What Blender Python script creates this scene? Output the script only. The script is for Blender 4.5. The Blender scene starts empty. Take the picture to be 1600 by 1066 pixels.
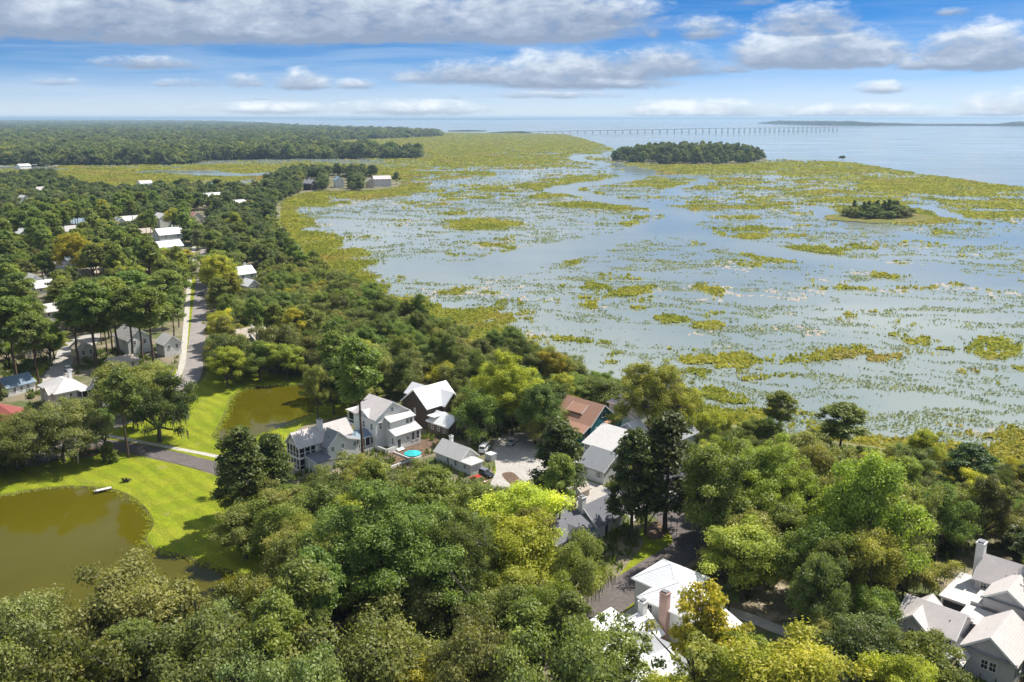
import bpy, math, random
import numpy as np
from mathutils import Vector, Matrix
from mathutils.geometry import tessellate_polygon

# ------------------------------------------------------------------ camera
C = bpy.context.scene.collection
SC = bpy.context.scene
CAM_H = 78.0
FPX = 1400.0                       # focal length in pixels of the 1600 px wide photograph
PITCH = math.atan(350.0 / FPX)     # the horizon lies 350 px above the middle
cam_d = bpy.data.cameras.new('camera')
cam_d.sensor_width = 36.0
cam_d.lens = 36.0 * FPX / 1600.0
cam_d.clip_start = 1.0
cam_d.clip_end = 200000.0
cam = bpy.data.objects.new('camera', cam_d)
cam.location = (0, 0, CAM_H)
cam.rotation_euler = (math.pi / 2 - PITCH, 0, 0)
C.objects.link(cam)
SC.camera = cam

HAZE = 0.00006                     # density of the air
SUN_AZ, SUN_EL = 58.0, 56.0        # degrees right of the view direction, above the horizon

def ray(x, y):
    u = (x - 800.0) / FPX; v = (y - 533.0) / FPX
    return (u, math.cos(PITCH) - v * math.sin(PITCH), -math.sin(PITCH) - v * math.cos(PITCH))
def G(x, y, z=0.0):
    """point of the plane at height z that the photograph shows at pixel x, y"""
    d = ray(x, y); t = (z - CAM_H) / d[2]
    return (d[0] * t, d[1] * t)
def P(x, y, z=0.0):
    """pixel (1600 px wide) of a point"""
    cy = y * math.cos(PITCH) - (z - CAM_H) * math.sin(PITCH)
    cz = y * math.sin(PITCH) + (z - CAM_H) * math.cos(PITCH)
    return 800 + FPX * x / cy, 533 - FPX * cz / cy, cy
def azel(x, y):
    d = ray(x, y)
    return math.atan2(d[0], d[1]), math.asin(d[2] / math.sqrt(d[0]**2 + d[1]**2 + d[2]**2))

# ------------------------------------------------------------------ world
W = bpy.data.worlds.new('World'); SC.world = W; W.use_nodes = True
nt = W.node_tree; nt.nodes.clear()
class NB:
    """small helper that wires shader nodes"""
    def __init__(s, tree): s.t = tree
    def new(s, kind, **kw):
        n = s.t.nodes.new(kind)
        for k, v in kw.items(): setattr(n, k, v)
        return n
    def put(s, sock, v):
        if hasattr(v, 'is_output') or hasattr(v, 'links'): s.t.links.new(v, sock)
        else: sock.default_value = v
    def m(s, op, a, b=0.0, c=0.0, clamp=False):
        n = s.new('ShaderNodeMath', operation=op, use_clamp=clamp)
        s.put(n.inputs[0], a); s.put(n.inputs[1], b)
        if len(n.inputs) > 2: s.put(n.inputs[2], c)
        return n.outputs[0]
    def sm(s, v, lo, hi):
        n = s.new('ShaderNodeMapRange', interpolation_type='SMOOTHSTEP')
        s.put(n.inputs[0], v); s.put(n.inputs[1], lo); s.put(n.inputs[2], hi)
        return n.outputs[0]
    def mix(s, f, a, b, blend='MIX'):
        n = s.new('ShaderNodeMix', data_type='RGBA', blend_type=blend)
        s.put(n.inputs[0], f); s.put(n.inputs[6], a); s.put(n.inputs[7], b)
        return n.outputs[2]
    def noise(s, vec, scale, detail=4, rough=.55, dist=0.0, w=None):
        n = s.new('ShaderNodeTexNoise')
        if w is not None: n.noise_dimensions = '4D'; n.inputs['W'].default_value = w
        if vec is not None: s.put(n.inputs['Vector'], vec)
        n.inputs['Scale'].default_value = scale; n.inputs['Detail'].default_value = detail
        n.inputs['Roughness'].default_value = rough; n.inputs['Distortion'].default_value = dist
        return n.outputs[0]
    def ramp(s, f, stops):
        n = s.new('ShaderNodeValToRGB'); s.put(n.inputs[0], f)
        e = n.color_ramp.elements
        while len(e) < len(stops): e.new(.5)
        for k, (p, c) in enumerate(stops):
            e[k].position = p; e[k].color = (c[0], c[1], c[2], 1)
        return n.outputs[0]
    def comb(s, x, y, z):
        n = s.new('ShaderNodeCombineXYZ')
        for i, v in enumerate((x, y, z)): s.put(n.inputs[i], v)
        return n.outputs[0]

b = NB(nt)
tc = b.new('ShaderNodeTexCoord')
sep = b.new('ShaderNodeSeparateXYZ'); nt.links.new(tc.outputs['Generated'], sep.inputs[0])
X, Y, Z = sep.outputs
az = b.m('ARCTAN2', X, Y)
el = b.m('ARCSINE', Z)
zpos = b.m('MAXIMUM', Z, 0.0)
# clear sky: the sky model, seen a little steeper than it stands so that blue comes down to the horizon
zz = b.m('ADD', b.m('MULTIPLY', zpos, 3.0), 0.04)
vec = b.comb(X, Y, zz)
vn = b.new('ShaderNodeVectorMath', operation='NORMALIZE'); nt.links.new(vec, vn.inputs[0])
sky = b.new('ShaderNodeTexSky', sky_type='NISHITA', sun_disc=False)
sky.sun_elevation = math.radians(SUN_EL); sky.sun_rotation = math.radians(SUN_AZ)
sky.altitude = 50; sky.air_density = 1.0; sky.dust_density = 0.6; sky.ozone_density = 2.5
nt.links.new(vn.outputs[0], sky.inputs[0])
blue = b.mix(1.0, sky.outputs[0], b.ramp(b.m('MULTIPLY', zpos, 4.2), [(0, (.92, .96, 1.06)), (.12, (.80, .90, 1.05)), (.24, (.50, .78, 1.0)), (.46, (.17, .58, .93)), (.60, (.15, .55, .90)), (.80, (.17, .56, .90)), (1, (.40, .68, .92))]), 'MULTIPLY')
# clouds: rows of low cumulus; each of those in the photograph is set at its own bearing and height
wob = b.comb(b.m('MULTIPLY', az, 1.0), b.m('MULTIPLY', el, 2.2), 0.0)
n1 = b.noise(wob, 9.0, 6, .58, .3)
n2 = b.noise(wob, 38.0, 5, .6, .2)
nn = b.m('ADD', b.m('MULTIPLY', b.m('SUBTRACT', n1, .5), 1.7), b.m('MULTIPLY', b.m('SUBTRACT', n2, .5), 1.15))
clouds = [  # x, y of the base middle, half width, height above base, depth below, strength
 (120, 46, 460, 100, 20, 1.3), (520, 52, 340, 105, 19, 1.3), (830, 54, 220, 90, 17, 1.35), (-420, 40, 400, 90, 15, 1.0), (960, 25, 80, 40, 14, .8),
 (760, 124, 150, 34, 12, 1.0), (900, 130, 180, 58, 13, 1.15), (1020, 114, 125, 48, 11, 1.1), (1140, 110, 40, 12, 5, .7),
 (1275, 96, 155, 58, 14, 1.4), (1265, 44, 90, 40, 12, 1.0), (1530, 98, 110, 60, 13, 1.35), (1700, 95, 150, 60, 12, 1.1), (1440, 104, 60, 14, 6, .75),
 (235, 102, 100, 15, 7, .72), (310, 132, 90, 11, 6, .58), (375, 132, 50, 19, 7, .70), (472, 134, 54, 28, 8, .78), (556, 134, 38, 13, 7, .60), (90, 130, 40, 9, 4, .5),
 (1090, 178, 150, 26, 10, .95), (1330, 178, 170, 18, 8, .85), (1570, 176, 90, 36, 8, .9), (860, 150, 150, 14, 6, .7), (1380, 140, 52, 15, 7, .58), (640, 172, 150, 18, 10, .6), (420, 172, 140, 14, 8, .48),
 (1100, 52, 55, 36, 10, .62), (860, 66, 70, 7, 5, .7), (1180, 4, 40, 10, 5, .6), (1490, 20, 30, 10, 5, .6), (-150, 120, 120, 30, 9, .9), (1850, 60, 140, 40, 10, .9)]
mask = None; shade_n = None; shade_d = None
for cx, cy, hw, up, dn, st in clouds:
    a0, e0 = azel(cx, cy)
    px = 1.0 / FPX / (1 + ((cx - 800) / FPX) ** 2) ** .5
    da = b.m('MULTIPLY', b.m('SUBTRACT', az, a0), 1.0 / (hw * px))
    de = b.m('SUBTRACT', el, e0)
    up_ = b.m('MULTIPLY', b.m('MAXIMUM', de, 0.0), 1.0 / (up / FPX))
    dn_ = b.m('MULTIPLY', b.m('MINIMUM', de, 0.0), 1.0 / (dn / FPX))
    d2 = b.m('ADD', b.m('MULTIPLY', da, da), b.m('ADD', b.m('MULTIPLY', up_, up_), b.m('MULTIPLY', dn_, dn_)))
    mk = b.m('MULTIPLY', b.m('SUBTRACT', 1.0, d2), st)
    w = b.m('MAXIMUM', mk, 0.0); w = b.m('ADD', w, 1e-4)
    t = b.m('MULTIPLY', w, b.m('MINIMUM', b.m('ADD', up_, dn_), 1.0))
    mask = mk if mask is None else b.m('MAXIMUM', mask, mk)
    shade_n = t if shade_n is None else b.m('ADD', shade_n, t)
    shade_d = w if shade_d is None else b.m('ADD', shade_d, w)
tall = b.m('DIVIDE', shade_n, shade_d)
# the rest of the sky carries the same kind of clouds
inv = b.m('DIVIDE', 1.0, b.m('ADD', zpos, .10))
plane = b.comb(b.m('MULTIPLY', X, inv), b.m('MULTIPLY', Y, inv), 0.0)
n3 = b.noise(plane, 1.1, 6, .55, .2)
away = b.m('MAXIMUM', b.sm(b.m('ABSOLUTE', az), .62, .80), b.sm(el, .13, .20))
rest = b.m('MULTIPLY', b.sm(n3, .43, .60), away)
near_c = b.sm(b.m('ADD', b.m('MINIMUM', b.m('MULTIPLY', mask, .9), .9), nn), .05, .80)
dens = b.m('MAXIMUM', near_c, rest)
lit = b.m('ADD', b.m('MULTIPLY', tall, .85), b.m('ADD', b.m('MULTIPLY', b.m('SUBTRACT', n1, .5), 1.5), b.m('MULTIPLY', b.m('SUBTRACT', n2, .5), 1.1)))
ccol = b.ramp(b.m('ADD', b.m('ADD', lit, .13), b.m('MULTIPLY', b.sm(el, .055, .0), .40)), [(0, (2.5, 3.1, 4.1)), (.35, (3.6, 4.2, 5.2)), (.7, (5.7, 6.3, 7.0)), (1, (7.4, 7.8, 8.2))])
veil_n = b.noise(b.comb(b.m('MULTIPLY', az, 2.2), b.m('MULTIPLY', el, 26.0), 0.0), 2.4, 5, .6, .6)
veil = b.m('MULTIPLY', b.m('MULTIPLY', b.sm(veil_n, .36, .66), b.m('SUBTRACT', 1.0, b.sm(el, .05, .16))), .30)
air = b.m('SUBTRACT', 1.0, b.sm(el, .0, .050))
pale = b.mix(b.m('MULTIPLY', air, .62), b.mix(veil, blue, (4.6, 5.6, 6.9, 1)), (5.4, 6.15, 7.1, 1))
skyc = b.mix(b.m('MULTIPLY', dens, .90), pale, ccol)
bg = b.new('ShaderNodeBackground'); nt.links.new(skyc, bg.inputs[0]); bg.inputs[1].default_value = 0.088
wo = b.new('ShaderNodeOutputWorld'); nt.links.new(bg.outputs[0], wo.inputs[0])
W.cycles.sampling_method = 'MANUAL'; W.cycles.sample_map_resolution = 1024

sun_d = bpy.data.lights.new('sun', 'SUN'); sun_d.energy = 4.8; sun_d.angle = math.radians(.53); sun_d.color = (1.0, .955, .87)
sun = bpy.data.objects.new('sun', sun_d); C.objects.link(sun)
sdir = Vector((math.sin(math.radians(SUN_AZ)) * math.cos(math.radians(SUN_EL)), math.cos(math.radians(SUN_AZ)) * math.cos(math.radians(SUN_EL)), math.sin(math.radians(SUN_EL))))
sun.rotation_euler = sdir.to_track_quat('Z', 'Y').to_euler(); sun.location = (0, 0, 300)

SC.view_settings.view_transform = 'Standard'; SC.view_settings.look = 'None'
SC.view_settings.gamma = 1.0; SC.view_settings.exposure = 0.60; SC.view_settings.use_curve_mapping = False
SC.render.engine = 'CYCLES'
SC.cycles.use_denoising = True
SC.cycles.max_bounces = 6; SC.cycles.diffuse_bounces = 3; SC.cycles.glossy_bounces = 2; SC.cycles.transmission_bounces = 3
SC.cycles.transparent_max_bounces = 6; SC.cycles.volume_bounces = 0
SC.cycles.sample_clamp_indirect = 6.0
SC.cycles.caustics_reflective = False; SC.cycles.caustics_refractive = False
SC.render.use_persistent_data = False

# ------------------------------------------------------------------ noise in numpy
class Noise:
    def __init__(s, seed):
        r = np.random.RandomState(seed); s.t = r.rand(256, 256).astype(np.float32)
    def v(s, x, y):
        xi = np.floor(x).astype(int); yi = np.floor(y).astype(int)
        fx = x - xi; fy = y - yi; fx = fx * fx * (3 - 2 * fx); fy = fy * fy * (3 - 2 * fy)
        a = s.t[yi & 255, xi & 255]; b_ = s.t[yi & 255, (xi + 1) & 255]
        c = s.t[(yi + 1) & 255, xi & 255]; d = s.t[(yi + 1) & 255, (xi + 1) & 255]
        return (a * (1 - fx) + b_ * fx) * (1 - fy) + (c * (1 - fx) + d * fx) * fy
    def f(s, x, y, octv=5, rough=.5):
        o = 0; a = 1; n = 0; ca, sa = math.cos(.6), math.sin(.6)
        for k in range(octv):
            o = o + a * s.v(x + 17.3 * k, y + 9.1 * k); n += a; a *= rough
            x, y = (x * ca - y * sa) * 2.03, (x * sa + y * ca) * 2.03
        return o / n
N1, N2, N3 = Noise(11), Noise(23), Noise(37)

def inside(xs, ys, poly):
    xs = np.asarray(xs, float); ys = np.asarray(ys, float); r = np.zeros(xs.shape, bool); n = len(poly)
    for i in range(n):
        x0, y0 = poly[i]; x1, y1 = poly[i - 1]
        if y0 == y1: continue
        c = (y0 > ys) != (y1 > ys)
        r ^= c & (xs < (x1 - x0) * (ys - y0) / (y1 - y0) + x0)
    return r
def edge_dist(xs, ys, poly, closed=True):
    d = np.full(np.shape(xs), 1e9); n = len(poly)
    for i in range(n if closed else n - 1):
        x0, y0 = poly[i]; x1, y1 = poly[(i + 1) % n]
        dx, dy = x1 - x0, y1 - y0; L = dx * dx + dy * dy + 1e-9
        t = np.clip(((xs - x0) * dx + (ys - y0) * dy) / L, 0, 1)
        d = np.minimum(d, np.hypot(xs - x0 - t * dx, ys - y0 - t * dy))
    return d
def smooth_loop(pts, k=6, closed=True):
    out = []; n = len(pts)
    for i in range(n if closed else n - 1):
        if closed: p0, p1, p2, p3 = (pts[(i + j - 1) % n] for j in range(4))
        else: p0, p1, p2, p3 = (pts[min(max(i + j - 1, 0), n - 1)] for j in range(4))
        for q in range(k):
            t = q / k
            out.append(tuple(.5 * ((2 * p1[a]) + (-p0[a] + p2[a]) * t + (2 * p0[a] - 5 * p1[a] + 4 * p2[a] - p3[a]) * t * t + (-p0[a] + 3 * p1[a] - 3 * p2[a] + p3[a]) * t ** 3) for a in (0, 1)))
    if not closed: out.append(tuple(pts[-1]))
    return out

# ------------------------------------------------------------------ materials
MATS = {}
def mat(name, col, rough=.7, spec=.3, metal=0.0, var=0.0, vscale=1.0, bump=0.0, bscale=8.0, obj_space=True, alpha=None):
    """plain procedural surface: colour with a little noise in it and a fine relief"""
    if name in MATS: return MATS[name]
    m = bpy.data.materials.new(name); m.use_nodes = True; t = m.node_tree; n = NB(t)
    p = t.nodes['Principled BSDF']; p.inputs['Roughness'].default_value = rough; p.inputs['Metallic'].default_value = metal
    p.inputs['Specular IOR Level'].default_value = spec
    co = n.new('ShaderNodeTexCoord').outputs['Object']
    if var:
        f = n.noise(co, vscale, 5, .6)
        a = tuple(min(1, c * (1 + var)) for c in col) + (1,); d = tuple(c * (1 - var) for c in col) + (1,)
        t.links.new(n.mix(n.sm(f, .3, .7), d, a), p.inputs['Base Color'])
    else: p.inputs['Base Color'].default_value = (*col, 1)
    if bump:
        bn = n.new('ShaderNodeBump'); bn.inputs['Strength'].default_value = bump; bn.inputs['Distance'].default_value = .1
        t.links.new(n.noise(co, bscale, 4, .6), bn.inputs['Height']); t.links.new(bn.outputs[0], p.inputs['Normal'])
    MATS[name] = m; return m
def mat_lines(name, col, axis, spacing, depth=.25, rough=.6, var=.08, spec=.3, metal=0.0, dark=.8, wid=.12):
    """clapboard, shingle or standing seam surface: fine lines of relief every «spacing» metres"""
    if name in MATS: return MATS[name]
    m = bpy.data.materials.new(name); m.use_nodes = True; t = m.node_tree; n = NB(t)
    p = t.nodes['Principled BSDF']; p.inputs['Roughness'].default_value = rough; p.inputs['Specular IOR Level'].default_value = spec; p.inputs['Metallic'].default_value = metal
    co = n.new('ShaderNodeTexCoord').outputs['Object']
    s = n.new('ShaderNodeSeparateXYZ'); t.links.new(co, s.inputs[0])
    if axis == 'xy':
        nm = n.new('ShaderNodeNewGeometry')
        v = n.m('ADD', s.outputs[0], s.outputs[1])
    else: v = s.outputs['xyz'.index(axis)]
    fr = n.m('FRACT', n.m('MULTIPLY', v, 1.0 / spacing))
    ln = n.sm(fr, 0.0, wid)
    f = n.noise(co, .8, 5, .65)
    a = tuple(min(1, c * (1 + var)) for c in col) + (1,); d = tuple(c * (1 - var) for c in col) + (1,)
    base = n.mix(n.sm(f, .3, .7), d, a)
    t.links.new(n.mix(ln, tuple(c * dark for c in col) + (1,), base), p.inputs['Base Color'])
    bn = n.new('ShaderNodeBump'); bn.inputs['Strength'].default_value = depth; bn.inputs['Distance'].default_value = .05
    t.links.new(ln, bn.inputs['Height']); t.links.new(bn.outputs[0], p.inputs['Normal'])
    MATS[name] = m; return m
def leaf_mat(name, hue_var=.03, val_var=.5, trans=.42, attr='tone'):
    m = bpy.data.materials.new(name); m.use_nodes = True; t = m.node_tree; n = NB(t)
    for x in list(t.nodes): t.nodes.remove(x)
    oi = n.new('ShaderNodeObjectInfo')
    at = n.new('ShaderNodeAttribute', attribute_name=attr)
    hs = n.new('ShaderNodeHueSaturation')
    t.links.new(oi.outputs['Color'], hs.inputs['Color'])
    r = n.m('SUBTRACT', oi.outputs['Random'], .5)
    n.put(hs.inputs['Hue'], n.m('ADD', .5, n.m('ADD', n.m('MULTIPLY', r, hue_var), n.m('MULTIPLY', n.m('SUBTRACT', at.outputs['Fac'], .5), -.035))))
    n.put(hs.inputs['Saturation'], 1.0)
    n.put(hs.inputs['Value'], n.m('ADD', n.m('ADD', 1.0, n.m('MULTIPLY', n.m('SUBTRACT', at.outputs['Fac'], .5), val_var * 2)), n.m('MULTIPLY', r, .25)))
    p = n.new('ShaderNodeBsdfPrincipled'); p.inputs['Roughness'].default_value = .5; p.inputs['Specular IOR Level'].default_value = .35
    t.links.new(hs.outputs[0], p.inputs['Base Color'])
    tr = n.new('ShaderNodeBsdfTranslucent')
    t.links.new(n.mix(1.0, hs.outputs[0], (1.15, 1.25, .45, 1), 'MULTIPLY'), tr.inputs['Color'])
    mx = n.new('ShaderNodeMixShader'); mx.inputs[0].default_value = trans
    t.links.new(p.outputs[0], mx.inputs[1]); t.links.new(tr.outputs[0], mx.inputs[2])
    o = n.new('ShaderNodeOutputMaterial'); t.links.new(mx.outputs[0], o.inputs[0])
    MATS[name] = m; return m
LEAF = leaf_mat('leaves')
BARK = mat('bark', (.10, .085, .07), .9, .1, var=.35, vscale=3, bump=.6, bscale=6)
BARKP = mat('pine_bark', (.13, .09, .065), .9, .1, var=.35, vscale=3, bump=.6, bscale=6)
MOSS = mat('moss', (.17, .18, .13), .9, .1, var=.2, vscale=2)

# ------------------------------------------------------------------ objects and meshes
def mesh_np(name, V, F, m=None, smooth=False):
    me = bpy.data.meshes.new(name); V = np.asarray(V, np.float32); F = np.asarray(F, np.int32); k = F.shape[1]
    me.vertices.add(len(V)); me.vertices.foreach_set('co', V.ravel())
    me.loops.add(F.size); me.loops.foreach_set('vertex_index', F.ravel())
    me.polygons.add(len(F)); me.polygons.foreach_set('loop_start', np.arange(len(F), dtype=np.int32) * k)
    if smooth: me.polygons.foreach_set('use_smooth', np.ones(len(F), bool))
    me.update(calc_edges=True)
    if m: me.materials.append(m)
    return me
def face_attr(me, name, vals):
    a = me.attributes.new(name, 'FLOAT', 'FACE'); a.data.foreach_set('value', np.asarray(vals, np.float32))
def vert_attr(me, name, vals):
    a = me.attributes.new(name, 'FLOAT', 'POINT'); a.data.foreach_set('value', np.asarray(vals, np.float32))
def obj(name, me, parent=None, loc=(0, 0, 0), rz=0.0, **props):
    o = bpy.data.objects.new(name, me); C.objects.link(o)
    if parent: o.parent = parent
    o.location = loc; o.rotation_euler = (0, 0, rz)
    for k, v in props.items(): o[k] = v
    return o
def thing(name, label, cat, loc=(0, 0, 0), rz=0.0, group=None):
    o = obj(name, None, None, loc, rz, label=label, category=cat)
    if group: o['group'] = group
    o.empty_display_size = 1
    return o
class MB:
    def __init__(s): s.v = []; s.f = []
    def box(s, x0, x1, y0, y1, z0, z1):
        n = len(s.v)
        s.v += [(x0, y0, z0), (x1, y0, z0), (x1, y1, z0), (x0, y1, z0), (x0, y0, z1), (x1, y0, z1), (x1, y1, z1), (x0, y1, z1)]
        s.f += [tuple(n + i for i in q) for q in ((3, 2, 1, 0), (4, 5, 6, 7), (0, 1, 5, 4), (1, 2, 6, 5), (2, 3, 7, 6), (3, 0, 4, 7))]
        return s
    def poly(s, pts):
        n = len(s.v); s.v += [tuple(p) for p in pts]; s.f.append(tuple(range(n, n + len(pts)))); return s
    def slab(s, pts, th):
        """a flat polygon with thickness below it"""
        n = len(s.v); k = len(pts)
        s.v += [tuple(p) for p in pts] + [(p[0], p[1], p[2] - th) for p in pts]
        s.f.append(tuple(range(n, n + k))); s.f.append(tuple(n + k + i for i in reversed(range(k))))
        for i in range(k):
            j = (i + 1) % k; s.f.append((n + j, n + i, n + k + i, n + k + j))
        return s
    def bar(s, a, b_, w, h=None):
        a = Vector(a); b_ = Vector(b_); d = (b_ - a).normalized(); h = h or w
        side = d.cross(Vector((0, 0, 1)));
        if side.length < 1e-4: side = Vector((1, 0, 0))
        side.normalize(); up = side.cross(d).normalized(); n = len(s.v)
        for c in (a, b_):
            for sx, sz in ((-1, -1), (1, -1), (1, 1), (-1, 1)): s.v.append(tuple(c + side * (sx * w / 2) + up * (sz * h / 2)))
        s.f += [tuple(n + i for i in q) for q in ((0, 1, 2, 3), (7, 6, 5, 4), (0, 4, 5, 1), (1, 5, 6, 2), (2, 6, 7, 3), (3, 7, 4, 0))]
        return s
    def cyl(s, a, b_, r, r2=None, k=10, cap=True):
        a = Vector(a); b_ = Vector(b_); d = (b_ - a).normalized(); r2 = r if r2 is None else r2
        s1 = d.orthogonal().normalized(); s2 = d.cross(s1); n = len(s.v)
        for c, rr in ((a, r), (b_, r2)):
            for i in range(k):
                t = 2 * math.pi * i / k; s.v.append(tuple(c + s1 * (math.cos(t) * rr) + s2 * (math.sin(t) * rr)))
        for i in range(k):
            j = (i + 1) % k; s.f.append((n + i, n + j, n + k + j, n + k + i))
        if cap: s.f.append(tuple(n + i for i in reversed(range(k)))); s.f.append(tuple(n + k + i for i in range(k)))
        return s
    def mesh(s, name, m):
        me = bpy.data.meshes.new(name); me.from_pydata(s.v, [], s.f); me.update()
        if m: me.materials.append(m)
        return me
    def build(s, name, m, parent=None, **kw): return obj(name, s.mesh(name, m), parent, **kw)
# ------------------------------------------------------------------ ground materials
def ground_mat(name, cols, scales, bump=.3, bscale=3.0, rough=.95):
    m = bpy.data.materials.new(name); m.use_nodes = True; t = m.node_tree; n = NB(t)
    p = t.nodes['Principled BSDF']; p.inputs['Roughness'].default_value = rough; p.inputs['Specular IOR Level'].default_value = .15
    co = n.new('ShaderNodeTexCoord').outputs['Object']
    c = (*cols[0], 1)
    for k, col in enumerate(cols[1:]):
        c = n.mix(n.sm(n.noise(co, scales[k], 5, .6, .3), .42, .62), c, (*col, 1))
    t.links.new(c, p.inputs['Base Color'])
    bn = n.new('ShaderNodeBump'); bn.inputs['Strength'].default_value = bump; bn.inputs['Distance'].default_value = .3
    t.links.new(n.noise(co, bscale, 4, .65), bn.inputs['Height']); t.links.new(bn.outputs[0], p.inputs['Normal'])
    MATS[name] = m; return m
FLOOR = ground_mat('forest_floor', [(.11, .115, .045), (.16, .125, .08), (.08, .11, .03), (.24, .20, .14)], [.12, .35, .06], .6, 1.2)
def mown(m):
    t = m.node_tree; n = NB(t); p = t.nodes['Principled BSDF']; src = p.inputs['Base Color'].links[0].from_socket
    co = n.new('ShaderNodeTexCoord').outputs['Object']; wv = n.new('ShaderNodeTexWave', wave_type='BANDS', bands_direction='DIAGONAL'); wv.inputs['Scale'].default_value = .11; wv.inputs['Distortion'].default_value = 5.0; wv.inputs['Detail'].default_value = 2; wv.inputs['Detail Scale'].default_value = .5
    t.links.new(co, wv.inputs[0]); f = n.sm(wv.outputs['Fac'], .3, .7)
    worn = n.sm(n.noise(co, .22, 5, .65, .4), .60, .72)
    c = n.mix(1.0, src, n.mix(f, (.90, .90, .9, 1), (1.08, 1.07, 1.0, 1)), 'MULTIPLY')
    t.links.new(n.mix(n.m('MULTIPLY', worn, .55), c, (.26, .23, .09, 1)), p.inputs['Base Color']); return m
LAWN = ground_mat('lawn', [(.19, .245, .007), (.245, .29, .008), (.155, .215, .008), (.27, .28, .02), (.165, .19, .015)], [.07, .5, .16, 2.2], .5, 6)
mown(LAWN)
ASPH = ground_mat('asphalt', [(.135, .115, .105), (.16, .138, .128), (.115, .10, .095)], [.25, 1.6], .15, 20)
ASPHL = ground_mat('street_asphalt', [(.27, .24, .225), (.31, .28, .26), (.23, .205, .19)], [.2, 1.4], .15, 20)
CONC = ground_mat('concrete', [(.40, .37, .335), (.45, .42, .385), (.35, .32, .285)], [.3, 1.5], .15, 10)
WALK = ground_mat('sidewalk_concrete', [(.46, .43, .37), (.40, .37, .32)], [.6], .15, 10)
SAND = ground_mat('pale_sand', [(.42, .35, .26), (.30, .25, .17), (.22, .19, .10)], [.2, .6], .4, 3)
MULCH = ground_mat('mulch', [(.16, .10, .07), (.22, .15, .10), (.10, .075, .05)], [.5, 1.5], .5, 5)

def water_mat(name, col, col2, rough, wave, scale, sc2=.01):
    m = bpy.data.materials.new(name); m.use_nodes = True; t = m.node_tree; n = NB(t)
    p = t.nodes['Principled BSDF']; p.inputs['IOR'].default_value = 1.33; p.inputs['Specular IOR Level'].default_value = .32 if name == 'pond_water' else .36
    co = n.new('ShaderNodeTexCoord').outputs['Object']
    t.links.new(n.mix(n.sm(n.noise(co, sc2, 4, .55, .5), .35, .65), (*col, 1), (*col2, 1)), p.inputs['Base Color'])
    mp = n.new('ShaderNodeMapping'); t.links.new(co, mp.inputs[0]); mp.inputs['Scale'].default_value = (.25, 1.0, 1.0); mp.inputs['Rotation'].default_value = (0, 0, .12)
    st = n.noise(mp.outputs[0], .012, 4, .55)
    n.put(p.inputs['Roughness'], n.m('ADD', rough, n.m('MULTIPLY', n.sm(st, .4, .62), rough)))
    bn = n.new('ShaderNodeBump'); bn.inputs['Strength'].default_value = wave; bn.inputs['Distance'].default_value = .2
    t.links.new(n.noise(co, scale, 3, .6), bn.inputs['Height']); t.links.new(bn.outputs[0], p.inputs['Normal'])
    MATS[name] = m; return m
WATER = water_mat('tidal_water', (.190, .224, .206), (.232, .256, .230), .08, .05, .9, .006)
POND = water_mat('pond_water', (.070, .062, .003), (.084, .073, .004), .025, .03, 1.2, .02)

# ------------------------------------------------------------------ the setting
R = 70000.0
obj('water', mesh_np('water', [(-R, -2000, -.6), (R, -2000, -.6), (R, R, -.6), (-R, R, -.6)], [(0, 1, 2, 3)], WATER), kind='structure')

def px_loop(px, k=5, z=0.0): return smooth_loop([G(x, y, z) for x, y in px], k)
AREAS = []
LINES = []
def sheet(name, loops, z, m, kind='structure', **kw):
    L = [[Vector((x, y, z)) for x, y in lp] for lp in loops]
    if name in ('lawn', 'driveway'): AREAS.append((name, loops[0]))
    tri = tessellate_polygon(L); V = [v for lp in L for v in lp]
    F = []
    for a, b_, c in tri:
        n = (V[b_] - V[a]).cross(V[c] - V[a]); F.append((a, b_, c) if n.z > 0 else (a, c, b_))
    return obj(name, mesh_np(name, V, F, m), kind=kind, **kw)

# main land: the neighbourhood side, up to the marsh shore
SHORE_PX = [(1900, 790), (1760, 752), (1600, 728), (1500, 716), (1400, 702), (1270, 684), (1150, 664), (1050, 636), (960, 612), (850, 588), (770, 560), (690, 520), (630, 490), (560, 456),
            (500, 420), (460, 392), (443, 360), (438, 336), (446, 316), (470, 303), (510, 299), (565, 299), (615, 294), (630, 289)]
NORTH_PX = [(600, 276), (540, 271), (470, 270), (425, 286), (395, 303), (330, 302), (280, 300), (225, 306), (170, 308), (120, 296), (85, 281), (40, 276), (-60, 278), (-300, 284)]
shore = [G(*p) for p in SHORE_PX]; north = [G(*p) for p in NORTH_PX]
LAND = smooth_loop([(420, 60)] + shore + north, 5) [5:-5] + [(-1500, 900), (-900, 150), (-300, -60), (420, -60)]
LAND2 = px_loop([(-400, 259), (-100, 258), (0, 257), (55, 260), (95, 258), (150, 258), (270, 257), (330, 251), (400, 249), (520, 248), (640, 247.5), (656, 244.5), (600, 239), (540, 234), (500, 227), (520, 220), (600, 217), (660, 214.5), (690, 211.5), (640, 207), (560, 203), (470, 199), (400, 194), (300, 190), (100, 188.0), (-300, 188.0), (-700, 189), (-700, 230)], 3)
POND1 = px_loop([(-330, 812), (-120, 786), (0, 773), (60, 763), (120, 759), (172, 763), (208, 776), (230, 796), (241, 818), (229, 842), (246, 858), (288, 867), (338, 884), (400, 905), (430, 950), (330, 1010), (150, 1090), (-100, 1180), (-400, 1250)])
POND2 = px_loop([(331, 684), (342, 662), (352, 640), (362, 618), (385, 606), (430, 601), (475, 600), (505, 606), (508, 626), (498, 642), (478, 656), (450, 667), (425, 674), (398, 684), (360, 690)])
sheet('ground', [LAND, POND1, POND2], 0.0, FLOOR)
sheet('far_ground', [LAND2], 0.0, FLOOR)

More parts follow.
